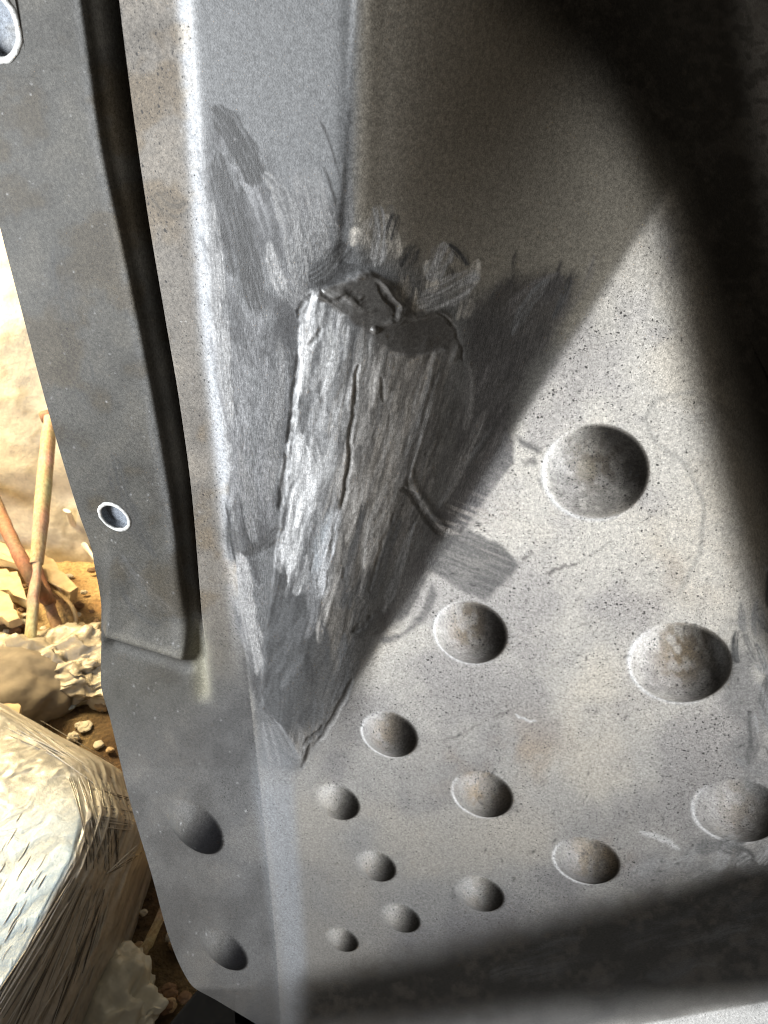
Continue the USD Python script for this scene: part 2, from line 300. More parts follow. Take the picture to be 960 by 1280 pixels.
# shade of the far folds painted in near-black, with soft edges
fold_shade = np.maximum(ss(45, -25, sdf([(845, 240), (972, 760), (955, 900), (1300, 900), (1300, -300), (590, -300), (660, 0)]) * -1 - 10), 0)
side_shade = np.clip(ss(-80, 40, sdf([(842, 235), (900, 470), (985, 760), (1400, 800), (1400, -400), (560, -400), (650, 0), (760, 130)])), 0, 1)
lay((0.022, 0.020, 0.017), side_shade)
side_shade2 = np.clip(ss(-24, 24, sdf([(385, 1226), (600, 1178), (800, 1120), (960, 1066), (1200, 980), (1200, 1230), (960, 1240), (700, 1258), (380, 1284), (375, 1260)]) + 10 * (mid - 0.5)), 0, 1)
lay((0.022, 0.021, 0.019), side_shade2); rough = lerp(rough, 0.85, np.maximum(side_shade, side_shade2)); spec = lerp(spec, 0.04, np.maximum(side_shade, side_shade2))
lay((0.55, 0.54, 0.52), ss(-6, 14, V - np.interp(U, [380, 560, 700, 960], [1460, 1318, 1286, 1250]) + 14 * (mid - .5)) * ss(430, 560, U))  # strip below the fold painted pale to stand for light on it
lay((0.26, 0.255, 0.25), (0.4 + .6 * ss(0.3, 0.6, fine)) * ss(905, 965, U + 0.13 * (60 - V) + 26 * (mid - .5)) * ss(400, 180, V))  # lit patch at the upper right, its brightness put into the colour
cloud = ss(.42, .7, .5 * mid + .5 * fine); lay((0.055, 0.049, 0.042), np.maximum(side_shade, side_shade2) * cloud * .55)
speck *= 1 - np.maximum(side_shade, side_shade2)
wall_shade = onwall * ss(470, 760, U + 0.12 * V)
lay((0.10, 0.09, 0.07), wall_shade * 0.55 * (1 - side_shade))  # shade of the upper wall deepened to the right in its colour

# ---- dimples
domes = [  # u, v, long axis px, ratio of height to radius, rust
    (744, 591, 128, .36, .45), (588, 791, 92, .50, .8), (849, 829, 120, .46, .9), (487, 918, 72, .5, .6), (603, 993, 76, .5, .9), (733, 1076, 80, .5, .6), (599, 1117, 62, .5, .25), (922, 1014, 104, .46, .35),
    (421, 1002, 60, .5, .2), (469, 1082, 54, .5, .25), (500, 1147, 52, .5, .15), (427, 1174, 44, .5, .15)]
plate_domes = [(243, 1033, 88, .42, 0.05), (279, 1186, 72, .42, 0.05)]
domelab = np.zeros(U.shape, int)
def iy(v): return int(round(v - Y0))
def ix(u): return int(round(u - X0))
for k, (u, v, d, hr, rust) in enumerate(domes + plate_domes):
    c = P[iy(v), ix(u)]; n = N[iy(v), ix(u)]; r = 0.5 * d * S / 960 * T[iy(v), ix(u)]
    s = window([(u, v)], d)
    q = P[s] - c; q = q - (q @ n)[..., None] * n; rho = np.linalg.norm(q, axis=-1)
    rs = (r * r + (hr * r) ** 2) / (2 * hr * r)
    hr = hr * (.86 if v > 940 else .95)
    rs = (r * r + (hr * r) ** 2) / (2 * hr * r)
    h = np.sqrt(np.maximum(rs ** 2 - rho ** 2, 0)) - (rs - hr * r)
    h = np.where(rho < r, h, 0)
    hs_ = hr * r * np.clip(1 - (rho / r) ** 2, 0, 1) ** 1.7              # the side the punch came in from runs out softly
    soft_ = ss(.25, -.3, ((U[s] - u) * .95 + (V[s] - v) * .1) / d) * (ss(850, 980, v) * .8 + .2)
    h = lerp(h, hs_, soft_)
    if k >= len(domes): h = lerp(h, hs_, ss(.25, -.25, ((U[s] - u) * .75 + (V[s] - v) * .6) / d))
    disp[s] += h
    domelab[s] = np.where(rho < r * 1.02, k + 1, domelab[s])
    m_ = np.zeros_like(U); uu, vq = (U[s] - u) / d, (V[s] - v) / d
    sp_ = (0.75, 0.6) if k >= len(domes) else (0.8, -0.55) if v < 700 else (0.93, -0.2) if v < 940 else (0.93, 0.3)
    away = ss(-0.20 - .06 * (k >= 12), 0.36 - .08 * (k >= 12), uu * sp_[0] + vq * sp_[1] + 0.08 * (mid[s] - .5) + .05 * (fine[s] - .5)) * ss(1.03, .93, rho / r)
    m_[s] = (rho < r) * ((0.5 if k == 0 else 0.12) + .3 * ss(.4, .6, fine[s])) * ss(1.05, .8, rho / r); lay((0.14, 0.135, 0.125) if k < len(domes) else (.06, .06, .058), m_)
    m_[s] = ss(0.44, 0.05, np.hypot(uu - 0.0, vq + 0.2)) * (rho < r) * (.35 + .65 * ss(0.3, 0.6, fine[s])); lay((0.17, 0.125, 0.075), m_ * min(.9, rust))
    m_[s] = away  # shaded side of each dimple, painted near-black
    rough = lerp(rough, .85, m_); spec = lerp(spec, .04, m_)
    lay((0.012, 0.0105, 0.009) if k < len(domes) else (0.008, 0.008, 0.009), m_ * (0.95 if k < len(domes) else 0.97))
    m_[s] = (k < len(domes)) * (d >= 70) * np.exp(-((rho - r) / (r * 0.045)) ** 2) * ss(0.1, -0.35, uu * 0.7 - vq * 0.7); lay((0.62, 0.62, 0.62), m_ * 0.7)  # rim highlight painted on the lower left

nb = np.hypot(U - 733, V - 580); disp += .0007 * ss(19, 7, nb); lay((.17, .15, .115), ss(17, 8, nb + 6 * (fine - .5)) * .7)
# ---- holes in the flange
holes = [(143, 646, 19.0), (-6, 32, 34.0)]
holelab = np.zeros(U.shape, int); hole_geo = []
for k, (u, v, rp) in enumerate(holes):
    c, n = P[iy(v), ix(u)], N[iy(v) , ix(u)]; r = rp * S / 960 * T[iy(v), ix(u)] * 1.06
    s = window([(u, v)], 60); q = P[s] - c; q = q - (q @ n)[..., None] * n; rho = np.linalg.norm(q, axis=-1)
    disp[s] -= 0.005 * ss(r * 1.0, r * 0.86, rho)
    holelab[s] = np.where(rho < r, k + 1, holelab[s]); hole_geo.append((c, n, r))
    m_ = np.zeros_like(U); m_[s] = rho < r; lay((0.20, 0.22, 0.25), m_)

# ---- crimp across the flange
cr = V - (783 + (U - 135) * 0.31)
ce = ss(127, 142, U) * ss(246, 232, U)
disp += ce * (0.0075 * np.where(cr < 0, np.exp(cr / 30), ss(16, 0, cr)) - 0.0035 * np.exp(-((cr - 20) / 8) ** 2))
lay((0.018, 0.018, 0.018), ce * np.exp(-((cr - 14) / 9) ** 2) * .75)  # grime and underside shade of the crimp, painted dark together
tint((2.6, 2.5, 2.3), ce * np.exp(-((cr + 2) / 4) ** 2) * 0.6 * fine)  # bright upper edge of the crimp, lightened in the colour

# ---- pale hollow where the channel runs out
hol = np.exp(-((U - (250 + (V - 830) * 0.07)) / 10) ** 2) * ss(760, 815, V) * ss(885, 865, V)
disp -= hol * 0.003
lay((0.22, 0.21, 0.16), hol * 0.8)
disp += ndimage.gaussian_filter((mid - .5) * ((U < J_ - 5) & leftside) * ss(640, 720, V) * ss(800, 760, V), 5) * 0.006

# ---- the crease and shallow bead on the upper wall
cl = 443 - V * 0.03
disp += onwall * (V < 330) * (-0.0006 * np.exp(-((U - cl + 4) / 9) ** 2) + 0.0004 * np.exp(-((U - cl - 20) / 14) ** 2))

# ---- filler
poly_fill = [(374, 398), (388, 372), (402, 360), (440, 346), (446, 338), (468, 338), (488, 352), (500, 372), (520, 388), (548, 386), (566, 398), (577, 428), (582, 470), (590, 560), (560, 640), (548, 662), (520, 705), (486, 770), (468, 800), (440, 858), (420, 896), (398, 925), (378, 962), (366, 930), (352, 915), (328, 888), (322, 868), (330, 780), (338, 715), (350, 640), (362, 520), (370, 440)]
fs = rough_sdf(poly_fill, 3, 12, 41)
VX, VY = 264.0, 1394.0
wob = fb(U / 60, V / 90, 45, 3) - .5
th = np.degrees(np.arctan2(U - VX, VY - V)) + wob * 2; rad = np.hypot(U - VX, VY - V)
st1 = fb(th * 0.9, rad / 110, 51, 4); st2 = fb(th * 2.4 + 3 * wob, rad / 70, 61, 4); st3 = fb(th * 6, rad / 40, 71, 3); lump = fb(U / 30, V / 48, 81, 4)
infill = ss(-1, 4, fs)
rightside = ss(-30, 60, U - lerp(575, 452, ss(430, 850, V)) + 70)          # to the right the filler is feathered out
lip = lerp(ss(0, 8, fs), ss(0, 70, fs), rightside)
tex = (st1 - .5) * 0.0026 + (st2 - .5) * 0.0013 + (st3 - .5) * 0.0005 + (lump - .5) * 0.0034
filler_h = infill * (0.0012 * lip * ss(370, 470, V) + 0.17 * tex * lerp(ss(0, 22, fs), ss(0, 70, fs), rightside) + 0.001 * ss(0, 120, fs))
smoothz = np.maximum(ss(-3, 5, rough_sdf([(385, 372), (402, 361), (440, 346), (446, 338), (468, 338), (500, 372), (520, 388), (548, 386), (566, 398), (576, 425), (570, 438), (540, 440), (510, 446), (478, 432), (462, 418), (440, 402), (415, 380)], 6, 12, 46)),
                     0.8 * ss(-6, 8, rough_sdf([(336, 745), (380, 735), (410, 780), (420, 850), (400, 905), (352, 915), (326, 880)], 8, 16, 47)))
filler_h = infill * (0.0011 * lip + 0.17 * tex * (1 - .6 * smoothz) * lerp(ss(0, 22, fs), ss(0, 70, fs), rightside))
disp += filler_h
sm = fb(th * 1.3 + 7, rad / 130, 55, 4); sm2 = fb(th * 3.6, rad / 46, 65, 4); gr = fb(U / 5, V / 7, 75, 3)
xl = (U - (374 - .1105 * (V - 420))) / np.maximum((575 - .321 * (V - 430)) - (374 - .1105 * (V - 420)), 30)    # 0 at the left border, 1 at the right
base = np.interp(xl + 0.25 * (sm - .5), [-.2, 0.02, .12, .32, .42, .62, .85, 1.1, 1.4], [.11, .13, .28, .30, .25, .27, .24, .09, .05]) * lerp(.85, .38, ss(600, 760, V))
base = base * (0.62 + 0.76 * ss(.3, .7, sm2)) * (0.85 + .3 * gr)
warm = base[..., None] * lerp(np.array([.985, 1.0, 1.02]), np.array([1.06, 1.0, .92]), ss(.3, .6, xl)[..., None])
fade = infill * (1 - rightside * ss(50, 0, fs) * .7)
col = lerp(col, warm, fade[..., None])
lay((0.47, 0.475, 0.475), infill * ss(.52, .66, sm2) * ss(.4, .6, lump) * ss(.55, .3, xl) * ss(760, 640, V) * 0.7)
lay((0.10, 0.10, 0.10), infill * ss(.56, .66, st3) * ss(.45, .6, sm) * 0.45)
lay((0.085, 0.08, 0.076), infill * smoothz * 0.9 * (V < 600))
lay((0.062, 0.065, 0.068), infill * smoothz * 0.9 * (V > 600))
rough = lerp(rough, 0.46, infill); rough = lerp(rough, 0.24, infill * smoothz * (V < 600))
speck *= 1 - 0.85 * infill
groove = np.zeros_like(U)
for pts, wd, dep in [([(446, 455), (440, 520), (432, 600), (424, 640)], 5, .0022), ([(374, 440), (366, 520), (357, 590), (350, 640)], 9, .0022), ([(476, 470), (478, 500)], 4, .001), ([(386, 430), (398, 420), (402, 408)], 5, .0014),
                     ([(548, 392), (562, 402), (574, 425), (578, 450)], 4, .0015), ([(402, 362), (420, 372), (440, 366), (446, 374), (456, 372)], 5, .0016), ([(470, 352), (484, 372), (496, 386), (490, 398)], 8, .002),
                     ([(500, 610), (520, 625), (545, 660), (560, 662)], 9, .002), ([(508, 600), (512, 620)], 4, .001), ([(492, 640), (470, 700), (462, 740)], 4, .0012), ([(432, 700), (428, 722)], 4, .0012), ([(393, 690), (389, 712)], 4, .0012),
                     ([(386, 805), (384, 830)], 4, .0014), ([(378, 930), (394, 918), (406, 906)], 6, .002), ([(378, 960), (388, 930)], 5, .0015), ([(440, 790), (462, 774), (474, 762)], 9, .002), ([(420, 640), (414, 690), (408, 740)], 4, .001),
                     ([(374, 398), (378, 380), (390, 368)], 6, .002), ([(322, 868), (330, 880), (352, 915), (366, 940)], 4, .001), ([(398, 925), (420, 890), (440, 850)], 6, .002)]:
    groove = np.maximum(groove, stroke(pts, wd, 2.5) * dep)
groove *= ss(.18, .5, fb(U / 12, V / 20, 77, 2)) * .38
DAB = True
disp -= groove
# a drip bead, and folds where wet filler was pushed up
lay((0.40, 0.43, 0.46), stroke([(420, 632), (405, 680), (398, 745)], 22, 12) * 0.75)  # blue-white highlight streak painted down the filler
for pts, wd, hh in [([(392, 366), (410, 372), (428, 366), (444, 376), (452, 370)], 7, .0011), ([(474, 350), (490, 366), (500, 384), (494, 398), (480, 402)], 8, .0016), ([(500, 392), (520, 396), (540, 390), (562, 398)], 7, .0009), ([(436, 348), (450, 342), (466, 344)], 6, .0012), ([(448, 380), (456, 388), (468, 384)], 4, .0007), ([(500, 606), (512, 590), (520, 610), (540, 640), (556, 660)], 7, .0009), ([(376, 400), (378, 382), (386, 372)], 5, .0008), ([(574, 430), (570, 440), (566, 452)], 5, .0008)]:
    disp += ndimage.gaussian_filter(stroke(pts, wd, 3), 1.8) * hh * .75
bd = np.hypot(U - 467, V - 411); disp += 0.0016 * np.sqrt(np.clip(1 - (bd / 5) ** 2, 0, 1))

# ---- smears of filler and grinding marks round it
HS = 0.16
def brush(pts, width, color, alpha, h=0.0, seed=0, fine_=3.0, soft=3.5):
    # one pull of a spreader or a sanding stroke: streaks run along it, its ends are ragged
    global col, disp
    p = np.array(pts, float)
    if len(p) > 2: p = spline_(p, 10)
    sl = window(p, width); u, v = U[sl], V[sl]; L = np.r_[0, np.cumsum(np.linalg.norm(np.diff(p, axis=0), axis=1))]
    best = np.full(u.shape, 1e9); al = np.zeros(u.shape); ac = np.zeros(u.shape)
    for k, (a, b) in enumerate(zip(p[:-1], p[1:])):
        ab = b - a; ln = np.hypot(*ab) + 1e-9; t = ((u - a[0]) * ab[0] + (v - a[1]) * ab[1]) / ln ** 2
        tc = np.clip(t, 0, 1); d = np.hypot(u - a[0] - tc * ab[0], v - a[1] - tc * ab[1]); c_ = ((v - a[1]) * ab[0] - (u - a[0]) * ab[1]) / ln
        hit = d < best; best = np.where(hit, d, best); al = np.where(hit, L[k] + t * ln, al); ac = np.where(hit, c_, ac)
    q = al / L[-1]; st = fb(ac / fine_ * 1.4 + 37 * seed, al / 45 + 11 * seed, 600 + seed % 7, 3); ed = fb(al / 14 + 5 * seed, ac * 0 + seed, 610, 2)
    wd = width / 2 * (0.75 + .5 * ed) * np.sqrt(np.clip(1 - np.abs(2 * q - 1) ** 3, 0.02, 1))
    mk = ss(0, soft, wd - np.abs(ac)) * ss(-0.02, .06, q + .16 * (st - .5)) * ss(1.02, .92, q + .16 * (st - .5))
    a_ = np.clip(alpha * mk * (0.2 + 1.3 * ss(.32, .66, st)), 0, 1)
    col[sl] += (np.array(color) - col[sl]) * a_[..., None]
    if h: disp[sl] += mk * h * (0.4 + 0.6 * st + 0.5 * np.exp(-((wd - np.abs(ac) - 2) / 2.0) ** 2)) * HS
def spline_(p, n):
    k = np.linspace(0, 1, len(p)); return interpolate.make_interp_spline(k, p, k=min(3, len(p) - 1))(np.linspace(0, 1, n))
def scratch(angle, px, seed, length=60):
    a = math.radians(angle); x, y = U * math.cos(a) + V * math.sin(a), -U * math.sin(a) + V * math.cos(a)
    return fb(x / length, y / px, seed, 3)
z1 = ss(-14, 14, rough_sdf([(262, 128), (300, 158), (322, 200), (330, 214), (352, 238), (400, 240), (432, 262), (440, 300), (440, 345), (400, 362), (376, 398), (366, 470), (352, 620), (338, 720), (322, 870), (318, 905), (300, 760), (282, 560), (268, 400), (258, 240), (252, 150)], 9, 18, 91))
lay((0.055, 0.055, 0.057), z1 * ss(.65, .4, mid) * .8)
z2 = ss(-4, 7, rough_sdf([(440, 262), (470, 250), (480, 268), (500, 262), (500, 298), (525, 305), (520, 335), (548, 300), (570, 305), (590, 330), (602, 345), (588, 392), (570, 400), (520, 388), (496, 368), (470, 338), (446, 336)], 6, 9, 151))
z3 = ss(-14, 16, rough_sdf([(585, 395), (620, 350), (680, 335), (720, 345), (715, 385), (660, 470), (640, 530), (590, 650), (548, 692), (505, 765), (480, 790), (470, 770), (520, 690), (560, 600), (575, 480)], 9, 20, 181))
lay((0.036, 0.033, 0.032), z3 * 0.85)  # dark corner beside the filler: reddish smear with shade painted in
rb = np.random.RandomState(12)
def inside(m_, u, v): return 0 <= iy(v) < U.shape[0] and 0 <= ix(u) < U.shape[1] and m_[iy(v), ix(u)] > .5
def dabs(mask, box, n, angle, spread, length, width, tones, alpha, h, tintc=(1, 1, 1), sd=0, soft=3.5):
    k = 0
    while k < n:
        u, v = rb.uniform(box[0], box[2]), rb.uniform(box[1], box[3])
        if not inside(mask, u, v): continue
        a = math.radians((angle(u, v) if callable(angle) else angle) + rb.normal(0, spread)); l = rb.uniform(*length) / 2; bend_ = rb.normal(0, .08) * l
        t_ = rb.uniform(*tones) if rb.rand() < .75 else tones[1] * 1.15
        brush([(u - l * math.cos(a), v - l * math.sin(a)), (u - bend_ * math.sin(a), v + bend_ * math.cos(a)), (u + l * math.cos(a), v + l * math.sin(a))], rb.uniform(*width), np.array(tintc) * t_, rb.uniform(*alpha), h * rb.uniform(.2, 1), seed=sd + k, soft=soft); k += 1
dabs(z1, (255, 130, 440, 900), 85, 80, 12, (50, 130), (10, 30), (.025, .17), (.35, .8), .0, (.99, 1, 1.03), 1, 9)
dabs(z2, (440, 250, 605, 400), 22, 95, 16, (20, 50), (8, 20), (.06, .42), (.5, .9), .0002, (1.06, 1, .9), 200, 5)
dabs(z3, (470, 330, 725, 790), 45, 122, 10, (40, 110), (8, 22), (.022, .085), (.3, .65), .0003, (1.06, .99, .96), 300, 6)
for k, (pts, wd, tone, al_) in enumerate([
    ([(264, 134), (292, 168), (322, 236)], 38, .028, .95), ([(272, 190), (298, 300), (326, 400)], 44, .035, .8), ([(328, 216), (352, 245), (370, 310), (376, 390)], 30, .19, .85), ([(336, 300), (348, 350), (374, 388)], 20, .26, .85),
    ([(380, 210), (392, 260), (404, 330)], 60, .17, .7), ([(386, 352), (412, 334), (436, 304)], 34, .035, .8), ([(402, 352), (416, 330), (432, 306)], 13, .14, .8), ([(266, 250), (276, 400), (290, 540)], 22, .25, .85),
    ([(330, 220), (350, 236), (362, 250)], 5, .08, .8), ([(300, 690), (308, 760), (326, 850)], 28, .28, .9), ([(300, 690), (330, 680), (352, 655)], 20, .05, .8), ([(350, 420), (345, 520), (330, 640)], 22, .17, .6), ([(300, 560), (312, 620), (318, 680)], 22, .16, .6),
    ([(398, 148), (412, 178), (426, 226)], 7, .03, .9), ([(402, 205), (412, 228), (421, 262)], 8, .035, .9), ([(428, 200), (436, 240), (436, 290)], 16, .15, .6),
    ([(470, 335), (474, 290), (470, 254)], 24, .36, .8), ([(486, 302), (490, 285), (496, 266)], 20, .06, .85), ([(502, 336), (512, 320), (522, 306)], 22, .06, .8), ([(536, 352), (550, 325), (562, 302)], 30, .36, .8), ([(560, 304), (574, 314), (586, 334)], 15, .05, .8), ([(520, 380), (560, 365), (600, 338)], 34, .36, .7),
    ([(640, 420), (660, 380), (690, 345)], 18, .10, .6), ([(690, 400), (706, 370), (716, 345)], 14, .05, .8), ([(610, 380), (620, 365), (628, 352)], 8, .04, .8), ([(545, 640), (580, 585), (620, 530)], 10, .12, .6)]):
    brush(pts, wd, (tone,) * 3, al_, .0002, seed=400 + k)
flow = lambda u, v: math.degrees(math.atan2(VY - v, VX - u))
inL, inM, inR, inB = infill * (xl < .40) * (V < 720), infill * (xl > .30) * (xl < .85) * (V < 780), infill * (xl > .75) * (V < 720), infill * (V > 700)
nosm = 1 - smoothz * (V < 600)
dabs(inR * nosm, (470, 420, 650, 720), 40, flow, 7, (40, 120), (8, 20), (.035, .11), (.3, .7), .0004, (1.05, 1, .95), 500)
dabs(inM * nosm, (400, 430, 600, 780), 75, flow, 6, (30, 130), (6, 18), (.09, .36), (.3, .75), .0005, (1.03, 1, .96), 600)
dabs(inL * nosm, (345, 385, 450, 720), 75, flow, 7, (25, 90), (5, 16), (.13, .58), (.35, .85), .0004, (.99, 1, 1.01), 700)
dabs(inB, (322, 700, 500, 950), 40, flow, 14, (25, 90), (8, 24), (.035, .12), (.25, .6), .0004, (.97, 1, 1.04), 800)
for k, (pts, wd, tone, al_) in enumerate([([(424, 632), (408, 690), (396, 750)], 20, .55, .9), ([(388, 700), (392, 760), (380, 800)], 16, .2, .7), ([(562, 432), (538, 500), (508, 606)], 8, .42, .85), ([(545, 430), (528, 500), (500, 580)], 10, .28, .7), ([(470, 440), (540, 436), (560, 440)], 16, .22, .6),  # the first stroke goes over the painted highlight again
    ([(455, 620), (440, 690), (420, 760)], 14, .09, .8), ([(500, 640), (480, 700), (462, 756)], 18, .07, .85), ([(520, 650), (500, 710), (478, 770)], 14, .16, .7), ([(440, 800), (460, 778), (478, 760)], 18, .06, .9), ([(350, 660), (345, 720), (338, 760)], 12, .16, .6), ([(404, 366), (424, 376), (440, 396)], 20, .50, .8), ([(382, 400), (384, 440), (380, 500)], 16, .5, .8),
    ([(452, 780), (430, 830), (405, 900)], 14, .07, .8), ([(340, 900), (362, 930), (376, 950)], 18, .16, .7), ([(330, 900), (345, 960), (350, 1010)], 22, .2, .6), ([(372, 900), (378, 930), (374, 970)], 10, .2, .6)]):
    brush(pts, wd, (tone * .98, tone, tone * 1.03) if k in (0, 1, 9, 13, 14) else (tone,) * 3, al_, .0004, seed=900 + k)
lay((0.092, 0.088, 0.083), infill * smoothz * 0.85 * (V < 600))
lay((0.035, 0.034, 0.033), np.clip(groove / 0.0012, 0, 1) * 0.6)
speck *= 1 - 0.8 * np.maximum(z1, np.maximum(z2, z3))
brushed = np.clip(np.maximum.reduce([.95 * z1 * ss(.25, .5, mid), .8 * z2, .8 * z3, .62 * infill * (1 - smoothz)]), 0, 1)
for k, (pts, wd, tone, al_) in enumerate([([(186, 500), (200, 580), (226, 690)], 22, .085, .6), ([(200, 560), (212, 640), (236, 740)], 12, .12, .5), ([(150, 690), (190, 740), (228, 770)], 26, .075, .5), ([(140, 560), (160, 640), (200, 700)], 30, .045, .5), ([(70, 300), (90, 420), (120, 520)], 40, .045, .4), ([(232, 690), (240, 760), (244, 800)], 9, .10, .5), ([(150, 720), (170, 760), (210, 780)], 12, .05, .6),
    ([(190, 240), (215, 260), (235, 250)], 36, .06, .5), ([(262, 660), (285, 670), (300, 680)], 22, .08, .6)]):
    brush(pts, wd, (tone * 1.0, tone, tone * .98), al_, 0, seed=950 + k, soft=8)
for k in range(26):
    u, v = rb.uniform(640, 960), 0; v = np.interp(u, [640, 960], [1190, 1100]) + rb.uniform(0, 90); brush([(u - 30, v + 9), (u, v + rb.normal(0, 5)), (u + 34, v - 9)], rb.uniform(14, 34), (rb.uniform(.025, .06),) * 3, .35, 0, seed=980 + k, soft=12)
# sanded patches on the dimpled panel
for pts, dk, ang, sd in [([(558, 668), (588, 662), (630, 682), (650, 706), (628, 732), (606, 752), (576, 738), (538, 712), (530, 700)], (0.135, 0.132, 0.130), 22, 201),
                         ([(632, 540), (642, 548), (642, 580), (612, 620), (582, 660), (560, 660), (600, 600)], (0.15, 0.145, 0.145), 25, 211),
                         ([(540, 725), (548, 745), (528, 780), (500, 800), (478, 806), (468, 796), (500, 792), (528, 762)], (0.17, 0.165, 0.16), 30, 221),
                         ([(505, 720), (535, 720), (512, 768), (500, 776), (488, 772)], (0.13, 0.125, 0.12), 30, 231),
                         ([(645, 545), (660, 550), (678, 562), (672, 568), (650, 556)], (0.18, 0.175, 0.17), 22, 241),
                         ([(650, 575), (668, 572), (672, 580), (655, 584)], (0.17, 0.165, 0.16), 0, 251), ([(672, 600), (678, 596), (676, 608)], (0.15, 0.15, 0.15), 0, 261)]:
    z = ss(-3, 4, rough_sdf(pts, 2.5, 9, sd)); sc = scratch(ang, 2.6, sd + 5, 40)
    lay(np.array(dk) * .7, z * lerp(0.74, .92, ss(.35, .6, sc))); speck *= 1 - 0.5 * z
z4 = stroke([(560, 660), (630, 640), (600, 690)], 50, 30) * ss(.5, .62, scratch(22, 2.6, 271, 40)); lay((0.38, 0.35, 0.32), z4 * .6)
for pts, amt in [([(885, 800), (915, 770), (960, 760), (1100, 760), (1100, 990), (930, 985), (925, 950), (905, 940), (920, 915), (905, 880)], .8), ([(860, 1050), (905, 1045), (1000, 1050), (1000, 1075), (880, 1095), (800, 1115), (760, 1125), (790, 1090)], .75), ([(945, 720), (1000, 700), (1000, 760), (955, 750)], .8)]:
    z = ss(-10, 14, rough_sdf(pts, 16, 26, 281)); lay((0.15, 0.15, 0.148), z * amt * (.3 + .5 * ss(.3, .6, mid)))
    x_ = np.array(pts); dabs(z, (x_[:, 0].min(), x_[:, 1].min(), min(990, x_[:, 0].max()), x_[:, 1].max()), 24 if pts[0][1] == 800 else 16 if pts[0][1] == 1050 else 6, 68 if pts[0][1] < 1000 else 150, 22, (24, 70), (10, 26), (.06, .24), (.4, .8), 0, (1, 1, .99), 30, 5); speck *= 1 - .6 * z
# rusty bloom, scuffs, a drying-ring and thin cracks
for (u, v, r, a) in [(665, 940, 45, .28), (640, 930, 22, .12), (560, 960, 30, .2), (860, 700, 60, .22), (770, 1060, 22, .25)]:
    lay((0.36, 0.27, 0.17), np.exp(-(((U - u) / r) ** 2 + ((V - v) / (r * .9)) ** 2)) * ss(.3, .65, mid) * a * 1.4)
lay((0.20, 0.20, 0.21), np.exp(-((U - 640) / 60) ** 2 - ((V - 915) / 25) ** 2) * .35 * mid + np.exp(-((U - 790) / 40) ** 2 - ((V - 950) / 22) ** 2) * .4 * mid * 1.5)
for pts, wd, a in [([(682, 718), (706, 708), (722, 705)], 4, .75), ([(722, 704), (745, 690), (770, 672)], 2, .5), ([(652, 700), (666, 690)], 5, .7), ([(545, 925), (570, 920), (600, 905), (640, 885)], 2.5, .6), ([(610, 905), (650, 880)], 2, .4), ([(725, 782), (738, 778)], 2, .6)]:
    lay((0.09, 0.085, 0.08), stroke(pts, wd, 1.6) * a * ss(.2, .5, fine))
lay((0.6, 0.6, 0.6), stroke([(645, 893), (656, 899), (670, 902)], 2.5, 1.5) * .8 + stroke([(800, 1040), (830, 1050), (850, 1062)], 6, 4) * .45)
ring = np.abs(segdist([(865, 490), (820, 498), (806, 525), (822, 556), (858, 580), (880, 630), (876, 690), (850, 740)]))
lay((0.28, 0.27, 0.25), np.exp(-(ring / 3.5) ** 2) * .55)
tint((1.10, 1.0, 0.86), leftside * ss(.5, .62, .5 * big + .5 * mid) * ss(900, 700, V))
rk = np.random.RandomState(8)
for _ in range(420):
    u, v = rk.uniform(0, 330), rk.uniform(0, 1270)
    if u < outline(v) + 4 or (J_[iy(v), 0] < u < K_[iy(v), 0]): continue
    sl_ = window([(u, v)], 4); e = np.clip(1.2 - np.hypot(U[sl_] - u, V[sl_] - v) / rk.uniform(.7, 1.5), 0, 1); col[sl_] += (rk.uniform(.15, .4) - col[sl_]) * (e * rk.uniform(.3, .8))[..., None]
# loose chips and heavier specks of black
rs = np.random.RandomState(5)
for _ in range(170):
    u, v = rs.uniform(560, 950), rs.uniform(300, 1120); a, l = rs.normal(-0.6, 0.5), rs.uniform(1.5, 4) * (1.5 if rs.rand() < .12 else 1)
    if onwall[iy(v), ix(u)] > .2 or side_shade[iy(v), ix(u)] > .4 or z3[iy(v), ix(u)] > .3: continue
    lay((0.03, 0.03, 0.03), stroke([(u, v), (u + l * math.cos(a), v + l * math.sin(a))], rs.uniform(1.6, 3.0), 1.2) * .85) if False else None
    s = window([(u, v)], 9); e = np.clip(1.3 - np.hypot(((U[s] - u) * math.cos(a) + (V[s] - v) * math.sin(a)) / l, (-(U[s] - u) * math.sin(a) + (V[s] - v) * math.cos(a)) / rs.uniform(0.8, 1.4)), 0, 1)
    col[s] = col[s] + (0.03 - col[s]) * (e * .9)[..., None]
col = np.clip(col, 0.006, 0.8)

# ---- the mesh: columns that follow the outline, so that the left edge is clean
rows = np.arange(Y0, Y1 + .01, 1.5)
LO, LK = outline(rows)[:, None], ridgeK(rows)[:, None]
cB, cA = np.linspace(0, 1, 170)[None], np.linspace(0, 1, 620)[None]
def build(gu, wf, Nf):
    gv = np.repeat(rows[:, None], gu.shape[1], 1)
    smp = lambda a: ndimage.map_coordinates(a, [gv - Y0, np.clip(gu - X0, 0, X1 - X0)], order=1, mode='nearest')
    gN = np.stack([smp(Nf[..., k]) for k in range(3)], -1); gN /= np.linalg.norm(gN, axis=-1, keepdims=True)
    b0 = ray(gu, gv) / smp(wf)[..., None]
    gP = b0 + gN * smp(disp)[..., None]; gn = normals_of(gP)
    rot = lambda n: n[..., :1] * RIGHT + n[..., 1:2] * UP + n[..., 2:3] * BACK
    return dict(P=world(gP), N=rot(gn), base=world(b0), bN=rot(gN), col=np.stack([smp(col[..., k]) for k in range(3)], -1), sp=smp(speck), ro=smp(rough), sc=smp(spec), br=smp(brushed), u=gu, v=gv)
